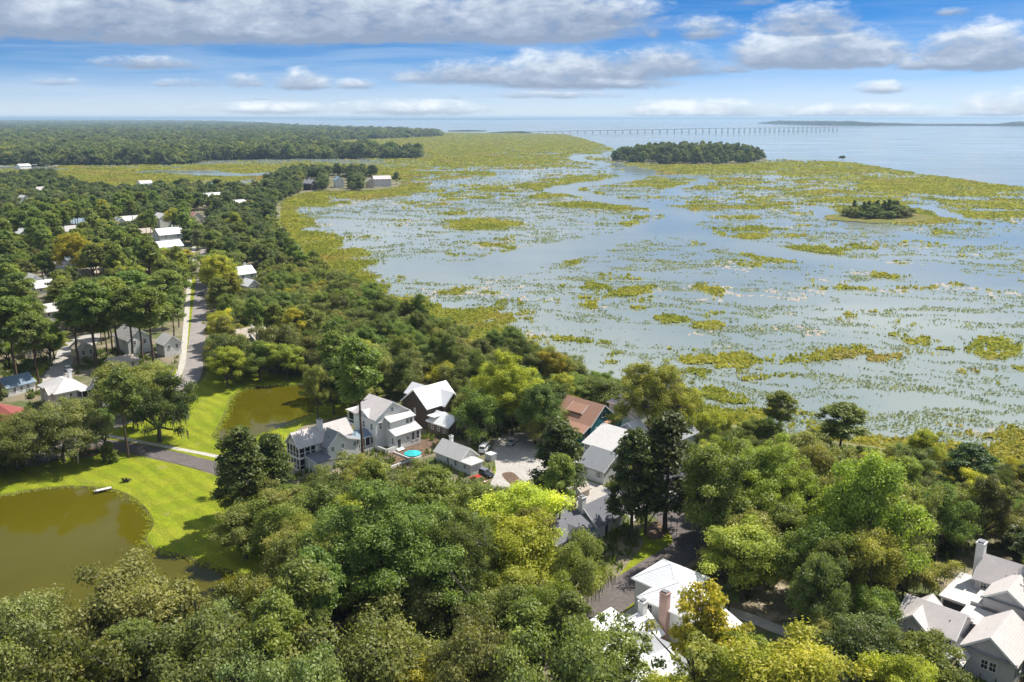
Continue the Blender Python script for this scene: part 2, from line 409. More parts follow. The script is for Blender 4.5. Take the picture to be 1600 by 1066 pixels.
def bank(name, loop, m, w=1.6, zo=.05, zi=-1.2):
    """sloping rim between a pond and the ground around it"""
    L = np.array(loop); n = len(L); T = np.roll(L, -1, 0) - np.roll(L, 1, 0); T /= np.linalg.norm(T, axis=1)[:, None] + 1e-9
    A = sum(L[i, 0] * L[(i + 1) % n, 1] - L[(i + 1) % n, 0] * L[i, 1] for i in range(n))
    Nn = np.stack([T[:, 1], -T[:, 0]], 1) * (1 if A > 0 else -1)
    o = L + Nn * .35; i_ = L - Nn * w
    V = [(*p, .015) for p in o] + [(*p, .03) for p in L] + [(*p, zi) for p in i_]
    F = [(r * n + k, r * n + (k + 1) % n, (r + 1) * n + (k + 1) % n, (r + 1) * n + k) for r in range(2) for k in range(n)]
    obj(name, mesh_np(name, V, F, m), kind='structure')
    return o, Nn
BANKM = ground_mat('bank_earth', [(.10, .085, .03), (.16, .14, .05), (.07, .07, .02)], [.5, 1.4], .5, 4)
bank('pond_bank', POND1, BANKM); bank('pond_bank', POND2, BANKM)
def water_sheet(loop):
    L = np.array(loop); c = L.mean(0)
    sheet('pond_water', [[tuple(c + (p - c) * 1.004) for p in L]], -.35, POND)
water_sheet(POND1); water_sheet(POND2)

# lawns, drives, roads and paths, each a sheet a little above the one below
lawn1 = px_loop([(-420, 775), (-150, 752), (0, 733), (60, 727), (120, 712), (175, 706), (230, 716), (300, 732), (365, 752), (440, 772), (500, 800), (520, 850), (480, 885), (445, 905), (452, 950), (340, 1022), (150, 1105), (-100, 1200), (-430, 1270)])
sheet('lawn', [lawn1, POND1], .03, LAWN)
lawn2 = px_loop([(118, 676), (175, 672), (210, 652), (262, 622), (292, 606), (318, 592), (326, 560), (331, 530), (336, 510), (356, 516), (370, 560), (420, 582), (500, 588), (560, 590), (580, 612), (562, 640), (515, 655), (470, 668), (452, 690), (440, 730), (362, 728), (300, 712), (240, 698), (172, 687)])
sheet('lawn', [lawn2, POND2], .03, LAWN)
for px in ([(962, 905), (985, 876), (1005, 850), (1000, 826), (1040, 814), (1056, 828), (1058, 842), (1040, 858), (1000, 884), (972, 906), (948, 922)],
           [(940, 972), (962, 958), (1000, 932), (1018, 918), (1020, 934), (985, 962), (945, 990), (915, 1004)],
           [(1024, 788), (1040, 784), (1056, 797), (1050, 811), (1034, 806)],
           [(268, 585), (284, 572), (276, 600), (262, 612)], [(48, 592), (66, 568), (76, 572), (62, 590), (52, 598)],
           [(286, 560), (291, 500), (298, 440), (306, 440), (300, 500), (295, 560), (286, 592), (278, 596)],
           [(775, 725), (795, 722), (802, 735), (790, 746), (772, 742)], [(330, 500), (352, 492), (400, 500), (380, 520), (345, 522)],
           [(500, 598), (560, 580), (620, 590), (640, 600), (600, 616), (560, 640)], [(286, 352), (298, 350), (306, 366), (292, 376)]):
    sheet('lawn', [px_loop(px, 4)], .02, LAWN)
def ribbon(name, px, w, z, m, extra=None):
    L = smooth_loop([G(*p) for p in px], 6, False); L = np.array(L)
    T = np.gradient(L, axis=0); T /= np.linalg.norm(T, axis=1)[:, None]; Nn = np.stack([-T[:, 1], T[:, 0]], 1)
    V = [(*p, z) for p in L - Nn * w / 2] + [(*p, z) for p in L + Nn * w / 2]; n = len(L)
    F = [(k, k + 1, n + k + 1, n + k) for k in range(n - 1)]
    LINES.append((L, w)); me = mesh_np(name, V, F, m)
    o = obj(name, me, kind='structure'); return o, L, Nn
ribbon('road', [(326, 330), (322, 380), (318, 420), (313, 470), (310, 510), (306, 550), (300, 585), (286, 608), (255, 628), (215, 648), (170, 668), (120, 690), (60, 720)], 5.6, .05, ASPHL)
ribbon('road', [(-60, 705), (60, 694), (140, 692), (210, 701), (270, 714), (340, 732), (410, 752), (470, 775)], 5.2, .06, ASPH)
ribbon('road', [(850, 1045), (900, 990), (942, 950), (982, 917), (1022, 890), (1056, 869), (1078, 852), (1072, 832), (1055, 813), (1033, 795), (1015, 782)], 6.6, .05, ASPH)
ribbon('road', [(1066, 858), (1110, 862), (1180, 872), (1260, 890)], 5.0, .045, ASPH)
ribbon('sidewalk', [(303, 385), (297, 430), (292, 490), (288, 540), (283, 575), (268, 600), (235, 622), (190, 645), (130, 672)], 2.0, .055, WALK)
ribbon('sidewalk', [(80, 668), (150, 678), (210, 689), (280, 702), (350, 716), (440, 738)], 1.5, .045, WALK)
ribbon('sidewalk', [(925, 1012), (965, 975), (1005, 943), (1030, 920)], 1.6, .04, WALK)
ribbon('footpath', [(1120, 950), (1170, 965), (1220, 985), (1300, 1010)], 2.6, .03, WALK)
for px in ([(766, 762), (775, 735), (770, 700), (782, 680), (812, 676), (850, 688), (862, 720), (850, 745), (826, 750), (800, 770)],
           [(880, 770), (900, 748), (950, 762), (985, 772), (990, 800), (960, 805), (925, 795), (890, 790)],
           [(58, 612), (74, 580), (86, 560), (92, 545), (112, 530), (150, 518), (158, 530), (120, 556), (108, 578), (100, 600), (80, 612)],
           [(980, 790), (1010, 770), (1045, 775), (1040, 786), (1010, 795), (990, 815)]):
    sheet('driveway', [px_loop(px, 4)], .035, CONC)
for px in ([(462, 598), (478, 590), (500, 590), (498, 600), (480, 602)], [(1180, 900), (1240, 880), (1280, 920), (1260, 960), (1200, 970), (1170, 940)], [(1500, 905), (1540, 880), (1580, 880), (1560, 900), (1490, 935)],
           [(1440, 890), (1480, 880), (1500, 905), (1470, 915)], [(330, 575), (372, 572), (420, 580), (400, 590), (350, 588)]):
    sheet('sandy_clearing', [px_loop(px, 4)], .025, SAND)
for px in ([(608, 730), (590, 705), (640, 690), (672, 676), (700, 676), (690, 690), (660, 710), (640, 735)], [(1010, 826), (1030, 812), (1044, 818), (1036, 840), (1015, 842)], [(784, 742), (800, 738), (812, 750), (800, 758)], [(110, 705), (150, 700), (150, 712), (115, 716)]):
    sheet('mulch_bed', [px_loop(px, 4)], .04, MULCH)

# ------------------------------------------------------------------ marsh grass, mud rims and the far shores
def marsh_fields(X_, Y_):
    """grass, thin reeds and mud of the tidal flat at each point"""
    Rr = np.hypot(X_, Y_)
    cy = Y_ * math.cos(PITCH) + CAM_H * math.sin(PITCH); cz = Y_ * math.sin(PITCH) - CAM_H * math.cos(PITCH)
    px = 800 + FPX * X_ / cy; py = 533 - FPX * cz / cy
    D = np.full(X_.shape, .15)
    def blob(x, y, rx, ry, v):
        nonlocal D
        D = np.maximum(D, v * np.exp(-(((px - x) / rx) ** 2 + ((py - y) / ry) ** 2) ** 1.5))
    for q in [(700, 226, 270, 26, .80), (450, 268, 330, 14, 1.0), (200, 274, 240, 16, 1.1), (880, 222, 90, 20, .95), (760, 250, 170, 14, .85), (640, 262, 60, 10, .7),
              (1120, 262, 150, 11, 1.0), (1080, 285, 160, 12, .55), (1330, 262, 160, 14, .85), (1480, 290, 200, 18, .95), (1330, 300, 220, 20, .55), (1560, 330, 160, 22, .75), (1300, 270, 120, 12, .6),
              (930, 282, 90, 10, .75), (830, 300, 140, 16, .6), (720, 300, 170, 14, .38), (930, 320, 90, 12, .5), (1000, 345, 120, 14, .4), (1120, 325, 130, 20, .45), (850, 290, 60, 7, .9),
              (1215, 318, 70, 10, .7), (1180, 365, 120, 12, .55), (1270, 400, 130, 18, .62), (1450, 385, 140, 14, .6), (1560, 400, 90, 20, .45), (1400, 335, 130, 22, .85),
              (745, 350, 75, 12, .62), (720, 330, 70, 8, .45), (880, 405, 32, 12, .68), (930, 438, 90, 22, .62), (1000, 455, 50, 16, .85), (915, 445, 70, 8, .75), (1000, 475, 30, 10, .55),
              (1045, 498, 36, 9, .62), (1105, 508, 40, 9, .62), (915, 478, 34, 10, .5), (960, 560, 40, 14, .55), (1010, 555, 70, 10, .42), (1090, 560, 50, 9, .5), (1150, 560, 32, 14, .62), (985, 552, 30, 8, .5),
              (1310, 548, 60, 16, .60), (1380, 560, 40, 10, .55), (1240, 585, 34, 8, .55), (1290, 586, 30, 8, .55), (1320, 494, 24, 9, .55), (1500, 580, 60, 12, .5), (1440, 530, 50, 10, .48), (1550, 545, 60, 22, .5), (1470, 548, 40, 8, .55), (1400, 525, 30, 8, .55),
              (1380, 430, 60, 14, .5), (1270, 520, 30, 12, .42), (1520, 600, 50, 10, .45), (1330, 585, 40, 8, .4), (1180, 590, 40, 8, .45),
              (540, 425, 60, 20, .5), (620, 475, 70, 16, .5), (730, 520, 70, 18, .85), (780, 540, 60, 14, .7), (860, 570, 80, 14, .5), (500, 400, 40, 14, .5), (900, 590, 60, 10, .45),
              (480, 312, 60, 12, .9), (560, 303, 90, 7, 1.0), (450, 335, 16, 20, .7), (640, 296, 60, 6, .7),
              (1350, 690, 120, 12, .36), (1450, 668, 90, 10, .32), (1250, 660, 60, 10, .36), (1570, 700, 80, 14, .36), (1180, 640, 60, 12, .36), (1100, 610, 60, 10, .36)]: blob(*q)
    def cut(pts, wx):
        nonlocal D
        d = edge_dist(X_ + wbx, Y_ + wby, smooth_loop([G(*p) for p in pts], 3, False), False)
        D = np.where(d < wx * 2.2, np.minimum(D, -.7 + 1.4 * np.clip((d - wx * .8) / (wx * 1.4), 0, 1)), D)
    wbx = 22 * (N2.f(X_ / 40 + 5, Y_ / 40, 3) - .5); wby = 26 * (N3.f(X_ / 45, Y_ / 45 + 8, 3) - .5)
    cut([(660, 266), (760, 266), (880, 264), (960, 266), (990, 272)], 10)
    cut([(975, 232), (950, 240), (915, 242), (900, 247), (940, 255), (985, 262), (1000, 272), (960, 282), (900, 290), (880, 297), (925, 306), (980, 316), (1040, 325), (1066, 338), (1050, 352), (1090, 368), (1160, 380), (1250, 402), (1370, 415), (1560, 440)], 11)
    cut([(1050, 352), (960, 372), (860, 390), (760, 420), (640, 420)], 14)
    cut([(1010, 272), (1080, 276), (1110, 284), (1050, 294), (1080, 305)], 7)
    cut([(1240, 322), (1275, 325), (1330, 345), (1400, 362), (1480, 378), (1560, 375), (1620, 370), (1700, 380)], 7)
    cut([(1600, 352), (1500, 340), (1455, 326), (1440, 320)], 5)
    cut([(255, 268), (300, 268), (345, 272), (400, 273), (430, 271)], 20)
    cut([(60, 262), (80, 265)], 14)
    edge_x = [-600, 350, 560, 700, 800, 880, 910, 945, 965, 1200, 1330, 1410, 1480, 1560, 1700, 2200]
    edge_y = [196, 196, 200, 205, 207, 209, 216, 226, 234, 246, 253, 266, 276, 288, 300, 330]
    lim = np.interp(px, edge_x, edge_y)
    D = D - 3.0 * np.clip((lim - py) / 6.0 + .25, 0, 1)
    land = inside(X_, Y_, LAND); land2 = inside(X_, Y_, LAND2); dl = edge_dist(X_, Y_, LAND); dl2 = edge_dist(X_, Y_, LAND2)
    D = D + np.where((dl < 42) & ~land, .62 * (1 - dl / 42), 0)
    wx = X_ + 26 * (N1.f(X_ / 60, Y_ / 60, 3) - .5); wy = Y_ + 26 * (N2.f(X_ / 60, Y_ / 60, 3) - .5)
    big = N1.f(wx / 30, wy / 26, 5, .55); rid = 1 - np.abs(2 * N2.f(wx / 55, wy / 55, 4, .5) - 1)
    fine = N3.f(X_ / 4.2, Y_ / 4.2, 4, .6); fine2 = N1.f(X_ / 1.9 + 3, Y_ / 2.6, 3, .6)
    s = (big - .5) * 2.0 + (D - .475) * 1.5 - np.clip(rid - .86, 0, 1) * 4.5 * (D > .5) + (fine - .5) * .75 + (fine2 - .5) * .4
    zone = N3.f(wx / 46, wy / 70, 4, .58)
    tx = X_ + 34 * (N3.f(X_ / 70, Y_ / 70, 3) - .5); ty = Y_ + 26 * (N1.f(X_ / 50 + 9, Y_ / 50, 3) - .5) + .18 * X_
    rg1 = 1 - np.abs(2 * N2.f(tx / 52, ty / 23, 3, .5) - 1); rg2 = 1 - np.abs(2 * N3.f(tx / 30 + 4, ty / 14, 3, .5) - 1)
    strk = .30 * np.maximum(rg1 ** 8, .9 * rg2 ** 8) + .40 * N2.f(tx / 21, ty / 9.0, 4, .56)
    cover = np.clip(.33 + (zone - .5) * .9 + np.clip(D, -1, .6) * .38, 0, .70)
    open_ = np.clip((D + .15) / .2, 0, 1)
    s2 = ((strk - (.383 - .26 * (cover - .33))) + (fine - .5) * .14) * open_ - (1 - open_)
    mud = np.clip(1 - np.abs(s + .16) / .15, 0, 1) * (N2.f(X_ / 40 + 7, Y_ / 40, 3) > .55) * (fine2 > .42)
    river = py < lim - 1
    ok = ~(land & (dl > 3)) & ~(land2 & (dl2 > 20)) & ~river
    for isl in ISLES: ok &= ~inside(X_, Y_, isl)
    return s, s2, mud, ok, (land & (dl <= 3)), fine, fine2, Rr
def marsh():
    az0, az1, na = math.radians(-38), math.radians(42), 1150
    r = [150.0]
    while r[-1] < 6200: r.append(r[-1] * 1.0046 + .05)
    r = np.array(r); a = np.linspace(az0, az1, na); A, Rr = np.meshgrid(a, r); X_ = Rr * np.sin(A); Y_ = Rr * np.cos(A)
    s, s2, mud, ok, rim, fine, fine2, _r = marsh_fields(X_, Y_)
    hi = np.clip(s / .30, -2.0, 1.0)
    h = np.where(hi > 0, -.62 + .42 * np.minimum(1, hi * 1.5) * (.35 + .75 * fine + .5 * fine2), -.82)
    h = np.where((hi <= 0) & (mud > .15), -.60 + .05 * mud, h)
    farthin = (hi <= 0) & (mud <= .15) & (s2 > 0) & (Rr > 760) & (fine2 > .46)
    h = np.where(farthin, -.60 + .3 * fine, h)
    kindv = np.where(hi > 0, 1.0, np.where(farthin, .55, np.where(mud > .15, .0, .8)))
    ok = (ok & (h > -.61)) | rim; h = np.where(rim, np.maximum(h, .05), h)
    nr, na_ = X_.shape; I = np.arange(nr * na_).reshape(nr, na_)
    q = np.stack([I[:-1, :-1], I[:-1, 1:], I[1:, 1:], I[1:, :-1]], -1).reshape(-1, 4)
    okf = ok.ravel(); q = q[okf[q].sum(1) >= 3][:, ::-1]
    used, invx = np.unique(q, return_inverse=True); q = invx.reshape(-1, 4)
    V = np.stack([X_.ravel(), Y_.ravel(), np.where(okf, h.ravel(), -.75)], 1)[used]
    me = mesh_np('marsh_turf', V, q, None); vert_attr(me, 'kindv', kindv.ravel()[used])
    m = bpy.data.materials.new('marsh'); m.use_nodes = True; t = m.node_tree; n = NB(t); p = t.nodes['Principled BSDF']
    p.inputs['Roughness'].default_value = .8; p.inputs['Specular IOR Level'].default_value = .2
    co = n.new('ShaderNodeTexCoord').outputs['Object']
    kv = n.new('ShaderNodeAttribute', attribute_name='kindv').outputs['Fac']
    g = n.mix(n.sm(n.noise(co, .03, 4, .6), .4, .62), (.175, .185, .032, 1), (.250, .235, .048, 1))
    g = n.mix(n.sm(n.noise(co, .011, 3, .6), .52, .7), g, (.25, .19, .07, 1))
    g = n.mix(n.sm(n.noise(co, .8, 4, .7), .4, .7), g, (.10, .125, .022, 1))
    mudc = n.mix(n.sm(n.noise(co, .2, 4, .6), .4, .6), (.34, .28, .22, 1), (.31, .285, .235, 1))
    thinc = n.mix(n.sm(n.noise(co, .5, 3, .6), .4, .6), (.115, .145, .115, 1), (.155, .18, .14, 1))
    c = n.mix(n.sm(kv, .02, .35), mudc, n.mix(n.sm(kv, .62, .9), thinc, g))
    t.links.new(c, p.inputs['Base Color'])
    bn = n.new('ShaderNodeBump'); bn.inputs['Strength'].default_value = .5; bn.inputs['Distance'].default_value = .5
    t.links.new(n.noise(co, 1.5, 4, .7), bn.inputs['Height']); t.links.new(bn.outputs[0], p.inputs['Normal'])
    me.materials.append(m)
    obj('marsh_turf', me, kind='stuff')
    # the standing grass itself, tuft by tuft
    rg = np.random.RandomState(77); n = 1450000
    aa = rg.uniform(math.radians(-36), math.radians(38), n); rr = np.exp(rg.uniform(math.log(165), math.log(4600), n)); x, y = rr * np.sin(aa), rr * np.cos(aa)
    s, s2, mud, ok, rim, fine, fine2, _r = marsh_fields(x, y)
    pr = np.where(s > 0, np.clip(.40 + s * 2.2, 0, .95), np.where(s > -.16, .12, 0)); pr = np.maximum(pr, np.where(s2 > 0, np.clip(.08 + s2 * 5.0, 0, .62), .003 * (s2 > -.5)))
    k = ok & (rg.rand(n) < pr * np.clip(rr / 420, .55, 1)) & (mud < .5)
    x, y, rr, s, s2, fine = x[k], y[k], rr[k], s[k], s2[k], fine[k]; m_ = len(x)
    f_ = np.maximum(1, rr / 330); dense = s > 0
    w = rg.uniform(.22, .58, m_) * np.where(dense, 1.0, .66) * f_ ** .85; hgt = np.where(dense, rg.uniform(.55, 1.15, m_), rg.uniform(.30, .75, m_)) * f_ ** .35 * (.6 + .8 * fine)
    t_ = rg.rand(m_) * 6.28; lean = rg.randn(m_, 2) * .35 * hgt[:, None]
    dx = np.stack([np.cos(t_) * w, np.sin(t_) * w], 1); z0 = np.full(m_, -.66); P0 = np.stack([x, y], 1); z1 = np.where(dense, -.45, -.62) + hgt
    V = np.stack([np.c_[P0 - dx * .7, z0], np.c_[P0 + dx * .7, z0], np.c_[P0 + lean + dx, z1 * 1.0], np.c_[P0 + lean - dx, z1]], 1)
    V[:, 2, 2] -= rg.uniform(0, .5, m_) * hgt; V[:, 3, 2] -= rg.uniform(0, .5, m_) * hgt
    me = mesh_np('marsh_grass', V.reshape(-1, 3), np.arange(m_ * 4).reshape(-1, 4), None)
    kv = np.where(dense, .95, np.clip(.54 + s2 * 1.2, .5, .74)); vert_attr(me, 'kindv', np.repeat(kv, 4))
    m2 = m.copy(); m2.name = 'marsh_blades'; t = m2.node_tree; n_ = NB(t)
    for nd in t.nodes:     # blades are paler than the turf they stand on
        if nd.type == 'MIX':
            for k_ in (6, 7):
                if not nd.inputs[k_].links: c_ = nd.inputs[k_].default_value; nd.inputs[k_].default_value = (c_[0] * 2.2, c_[1] * 2.1, c_[2] * 1.6, 1)
    p = t.nodes['Principled BSDF']; o_ = [q_ for q_ in t.nodes if q_.type == 'OUTPUT_MATERIAL'][0]
    src = p.inputs['Base Color'].links[0].from_socket; tr = n_.new('ShaderNodeBsdfTranslucent'); t.links.new(src, tr.inputs[0]); mx = n_.new('ShaderNodeMixShader'); mx.inputs[0].default_value = .5
    t.links.new(p.outputs[0], mx.inputs[1]); t.links.new(tr.outputs[0], mx.inputs[2]); t.links.new(mx.outputs[0], o_.inputs[0])
    for l in list(p.inputs['Normal'].links): t.links.remove(l)
    me.materials.append(m2); obj('marsh_grass', me, kind='stuff'); print('marsh tufts', m_, 'turf', len(q))
def ellipse_px(cx, cy, rx, ry, k=26, wob=.12, seed=1):
    rr = random.Random(seed); o = []
    for i in range(k):
        t = 2 * math.pi * i / k; f_ = 1 + rr.uniform(-wob, wob); o.append((cx + rx * math.cos(t) * f_, cy + ry * math.sin(t) * f_))
    return [G(*p) for p in o]
ISLE1 = smooth_loop(ellipse_px(1080, 248.5, 122, 9.2, 22, .06, 3), 3)
ISLE2 = smooth_loop(ellipse_px(1376, 339, 84, 8.5, 18, .10, 5), 3)
ISLES = [ISLE1, ISLE2]
marsh()
sheet('island_ground', [ISLE1], -.2, FLOOR)
sheet('island_ground', [ISLE2], -.2, ground_mat('island_turf', [(.15, .15, .02), (.20, .15, .05), (.10, .11, .03)], [.06, .2], .5, 2))
ground_far = ground_mat('far_marsh_turf', [(.15, .155, .045), (.19, .17, .06)], [.004], .2, .1)

# low wooded shores on the far side of the river, one long uneven ridge each
FARW = ground_mat('far_woods', [(.045, .06, .03), (.06, .07, .035), (.035, .05, .03)], [.004, .02], .6, .03)
def far_shore(px0, px1, ybase, hgt, depth, seed, dip=()):
    xs = np.linspace(px0, px1, int(abs(px1 - px0) * 1.1) + 8); nn_ = Noise(seed); V = []; n = len(xs)
    for row, (dd, zz_) in enumerate(((0, -1), (4, .8), (depth * .5, 1.0), (depth, .9), (depth + 10, -1))):
        for i, x in enumerate(xs):
            yb = np.interp(x, *zip(*ybase)); g = np.array(G(x, yb)); u = g / np.linalg.norm(g)
            hh = np.interp(x, *zip(*hgt)) * (.78 + .5 * float(nn_.f(np.array([x / 2.1 + row * 13.7]), np.array([row * 5.1]), 3)[0]))
            p = g + u * dd; V.append((p[0], p[1], -.7 if zz_ < 0 else max(.5, hh * zz_)))
    F = [(r_ * n + i, r_ * n + i + 1, (r_ + 1) * n + i + 1, (r_ + 1) * n + i) for r_ in range(4) for i in range(n - 1)]
    obj('far_shore', mesh_np('far_shore', V, F, FARW), kind='structure')
far_shore(-900, 2600, [(-900, 186.3), (2600, 186.3)], [(-900, 60), (400, 60), (700, 52), (1600, 64), (2600, 64)], 3000, 5)
far_shore(492, 900, [(490, 188.0), (900, 187.2)], [(490, 8), (560, 20), (800, 20), (900, 6)], 500, 6)
far_shore(1183, 1372, [(1183, 193), (1280, 195.6), (1372, 196.6)], [(1183, 4), (1215, 36), (1330, 38), (1372, 22)], 900, 7)
far_shore(1300, 1640, [(1300, 196.0), (1500, 196.4), (1640, 197)], [(1300, 14), (1370, 26), (1440, 14), (1560, 16), (1580, 34), (1640, 40)], 300, 8)
far_shore(1590, 2300, [(1590, 195), (2300, 199)], [(1590, 30), (1640, 45), (2300, 45)], 900, 9)
far_shore(760, 830, [(760, 208), (830, 208)], [(760, 1), (790, 7), (815, 9), (830, 2)], 60, 10)
far_shore(700, 760, [(700, 205), (760, 205)], [(700, 3), (730, 6), (760, 3)], 60, 12)

# ------------------------------------------------------------------ bridge over the river
def bridge():
    t = thing('bridge', 'long low concrete road bridge on piers crossing the wide river', 'bridge', (*G(1046, 207.2), 0))
    o = np.array(G(1046, 207.2)); BM = mat('bridge_concrete', (.46, .46, .47), .8, .2)
    px = [(800, 207.6), (975, 207.4), (1116, 207.0), (1237, 205.6), (1310, 204.6)]
    dk = [4, 14, 22, 24, 21]
    L = np.array(smooth_loop([G(*p) for p in px], 12, False)) - o; Hh = np.interp(np.linspace(0, 4, len(L)), range(5), dk)
    T = np.gradient(L, axis=0); T /= np.linalg.norm(T, axis=1)[:, None]; Nn = np.stack([-T[:, 1], T[:, 0]], 1)
    def strip(name, off0, off1, z0, z1):
        n = len(L); V = []
        for off, z in ((off0, z0), (off1, z0), (off1, z1), (off0, z1)): V += [(*(L[i] + Nn[i] * off), Hh[i] + z) for i in range(n)]
        F = [(a * n + i, a * n + i + 1, b_ * n + i + 1, b_ * n + i) for a, b_ in ((0, 1), (1, 2), (2, 3), (3, 0)) for i in range(n - 1)]
        obj(name, mesh_np(name, V, F, BM), t)
    strip('deck', -7, 7, -2.6, -1.0); strip('parapet', -7, -6.6, -.99, .2); strip('parapet', 6.6, 7, -.99, .2)
    S = np.r_[0, np.cumsum(np.linalg.norm(np.diff(L, axis=0), axis=1))]
    pm = {}
    for d in np.arange(25, S[-1], 39.0):
        x = np.interp(d, S, L[:, 0]); y = np.interp(d, S, L[:, 1]); h = np.interp(d, S, Hh); a = math.atan2(np.interp(d, S, T[:, 1]), np.interp(d, S, T[:, 0]))
        m_ = MB(); m_.box(-1.2, 1.2, -6.6, 6.6, h - 4.0, h - 2.62); m_.box(-.85, .85, -5, -3.2, -2, h - 4.01); m_.box(-.85, .85, 3.2, 5, -2, h - 4.01); m_.box(-2.2, 2.2, -6, 6, -1.2, 1.2)
        m_.build('pier', BM, t, loc=(x, y, 0), rz=a)
bridge()
# ------------------------------------------------------------------ houses
def siding(name, col): return mat_lines('siding_' + name, col, 'z', .22, .5, .6, .05, dark=.86, wid=.18)
def roofing(name, col, axis, metal=False):
    return mat_lines('roof_' + name + axis, col, axis, .45 if metal else .30, .5, .45 if metal else .85, .05, spec=.4 if metal else .2, dark=.90 if metal else .90, wid=.14)
WHITE = siding('white', (.72, .72, .705)); TRIM = mat('white_trim', (.80, .80, .78), .5, .3)
GREY = siding('grey', (.54, .525, .525)); PALE = siding('pale', (.62, .64, .64)); TEAL = siding('teal', (.035, .20, .26)); BLUE = siding('blue', (.42, .56, .68)); CREAM = siding('cream', (.62, .58, .48))
BROWN = siding('brown', (.060, .042, .034)); WOODW = siding('wood', (.17, .125, .10)); PTEAL = siding('pale_teal', (.40, .58, .60)); TAN = siding('tan', (.48, .42, .34))
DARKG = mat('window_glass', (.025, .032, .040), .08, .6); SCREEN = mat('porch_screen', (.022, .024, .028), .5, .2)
BRICK = mat_lines('pink_brick', (.50, .33, .28), 'z', .09, .4, .9, .12); CHIMW = mat('white_chimney', (.72, .72, .70), .8, .2, var=.06, vscale=3); CHIMG = mat('chimney_cap', (.20, .20, .21), .5, .4)
DECK = mat_lines('deck_boards', (.30, .24, .19), 'x', .15, .4, .8, .15)
DOORM = mat('door_paint', (.05, .06, .07), .4, .4); SHUT = mat('shutter_paint', (.40, .41, .42), .6)
def R_(name, col, metal=False): return {a: roofing(name, col, a if metal else ('y' if a == 'x' else 'x'), metal) for a in 'xy'}
RG = R_('grey_shingle', (.44, .415, .40)); RL = R_('light_shingle', (.56, .535, .51)); RW = R_('white_metal', (.72, .72, .72), True); RD = R_('slate', (.165, .165, .185)); RT = R_('terracotta', (.40, .225, .16))
RB = R_('blue_metal', (.17, .235, .30), True); RR = R_('red_metal', (.30, .085, .07), True); RN = R_('tan_shingle', (.42, .36, .30)); RM = R_('mid_grey', (.27, .275, .28)); RK = R_('warm_grey', (.56, .51, .49)); RSB = R_('sky_metal', (.16, .36, .50), True)

def prof(root, axis, pts, a0, a1, wm, rm, z0=0.0, over=.4, rake=.35, th=.2, walls=True, trim=True):
    """a block whose cross-section is the roofline pts [(s, z)...] drawn out along axis from a0 to a1"""
    at = (lambda s, a, z: (a, s, z)) if axis == 'x' else (lambda s, a, z: (s, a, z))
    if walls:
        w = MB(); n = len(pts)
        base = [(pts[0][0], z0)] + [(s, z - .12) for s, z in pts] + [(pts[-1][0], z0)]
        for a in (a0, a1): w.poly([at(s, a, z) for s, z in base])
        w.poly([at(pts[0][0], a0, z0), at(pts[0][0], a1, z0), at(pts[0][0], a1, pts[0][1] - .12), at(pts[0][0], a0, pts[0][1] - .12)])
        w.poly([at(pts[-1][0], a0, z0), at(pts[-1][0], a1, z0), at(pts[-1][0], a1, pts[-1][1] - .12), at(pts[-1][0], a0, pts[-1][1] - .12)])
        w.build('wall', wm, root)
    r = MB(); P_ = list(pts)
    def ext(p, q, d):
        L = abs(p[0] - q[0]) + 1e-6; k = d / L
        return (p[0] + (p[0] - q[0]) * k, p[1] + (p[1] - q[1]) * k)
    P_[0] = ext(pts[0], pts[1], over); P_[-1] = ext(pts[-1], pts[-2], over)
    for (s0, za), (s1, zb) in zip(P_[:-1], P_[1:]):
        q = [at(s0, a0 - rake, za), at(s1, a0 - rake, zb), at(s1, a1 + rake, zb), at(s0, a1 + rake, za)]
        if axis == 'x': q = q[::-1]
        r.slab([(x, y, z + .1) for x, y, z in q][::-1], th)
        if trim:
            for a in (a0 - rake - .035, a1 + rake + .035): MB().bar(at(s0, a, za - .05), at(s1, a, zb - .05), .06, .30).build('fascia', TRIM, root)
    o = r.build('roof', rm[axis] if isinstance(rm, dict) else rm, root)
    return o
def hip(root, x0, x1, y0, y1, ze, zr, wm, rm, z0=0.0, over=.5, walls=True):
    if walls:
        m_ = MB()
        for q in (((x0, y0), (x1, y0)), ((x1, y0), (x1, y1)), ((x1, y1), (x0, y1)), ((x0, y1), (x0, y0))):
            m_.poly([(*q[0], z0), (*q[1], z0), (*q[1], ze), (*q[0], ze)])
        m_.build('wall', wm, root)
    a0, a1, b0, b1 = x0 - over, x1 + over, y0 - over, y1 + over
    w, d = a1 - a0, b1 - b0; h = min(w, d) / 2
    if w > d: r0, r1 = (a0 + h, (b0 + b1) / 2, zr), (a1 - h, (b0 + b1) / 2, zr)
    else: r0, r1 = ((a0 + a1) / 2, b0 + h, zr), ((a0 + a1) / 2, b1 - h, zr)
    c = [(a0, b0, ze), (a1, b0, ze), (a1, b1, ze), (a0, b1, ze)]; r = MB()
    if w > d: F = ((c[0], c[1], r1, r0), (c[1], c[2], r1), (c[2], c[3], r0, r1), (c[3], c[0], r0))
    else: F = ((c[0], c[1], r0), (c[1], c[2], r1, r0), (c[2], c[3], r1), (c[3], c[0], r0, r1))
    for f_ in F: r.poly(f_)
    r.poly(c[::-1]); 
    o = r.build('roof', rm['x' if w <= d else 'y'], root)
    for p, q in ((c[0], c[1]), (c[1], c[2]), (c[2], c[3]), (c[3], c[0])): MB().bar((p[0], p[1], ze - .12), (q[0], q[1], ze - .12), .05, .22).build('fascia', TRIM, root)
    for p in c: MB().bar(p, min((r0, r1), key=lambda k_: (k_[0] - p[0])**2 + (k_[1] - p[1])**2), .14, .08).build('ridge_cap', rm['x'], root)
    return o
WCACHE = {}
ROT = {'-y': 0.0, '-x': -math.pi / 2, '+x': math.pi / 2, '+y': math.pi}
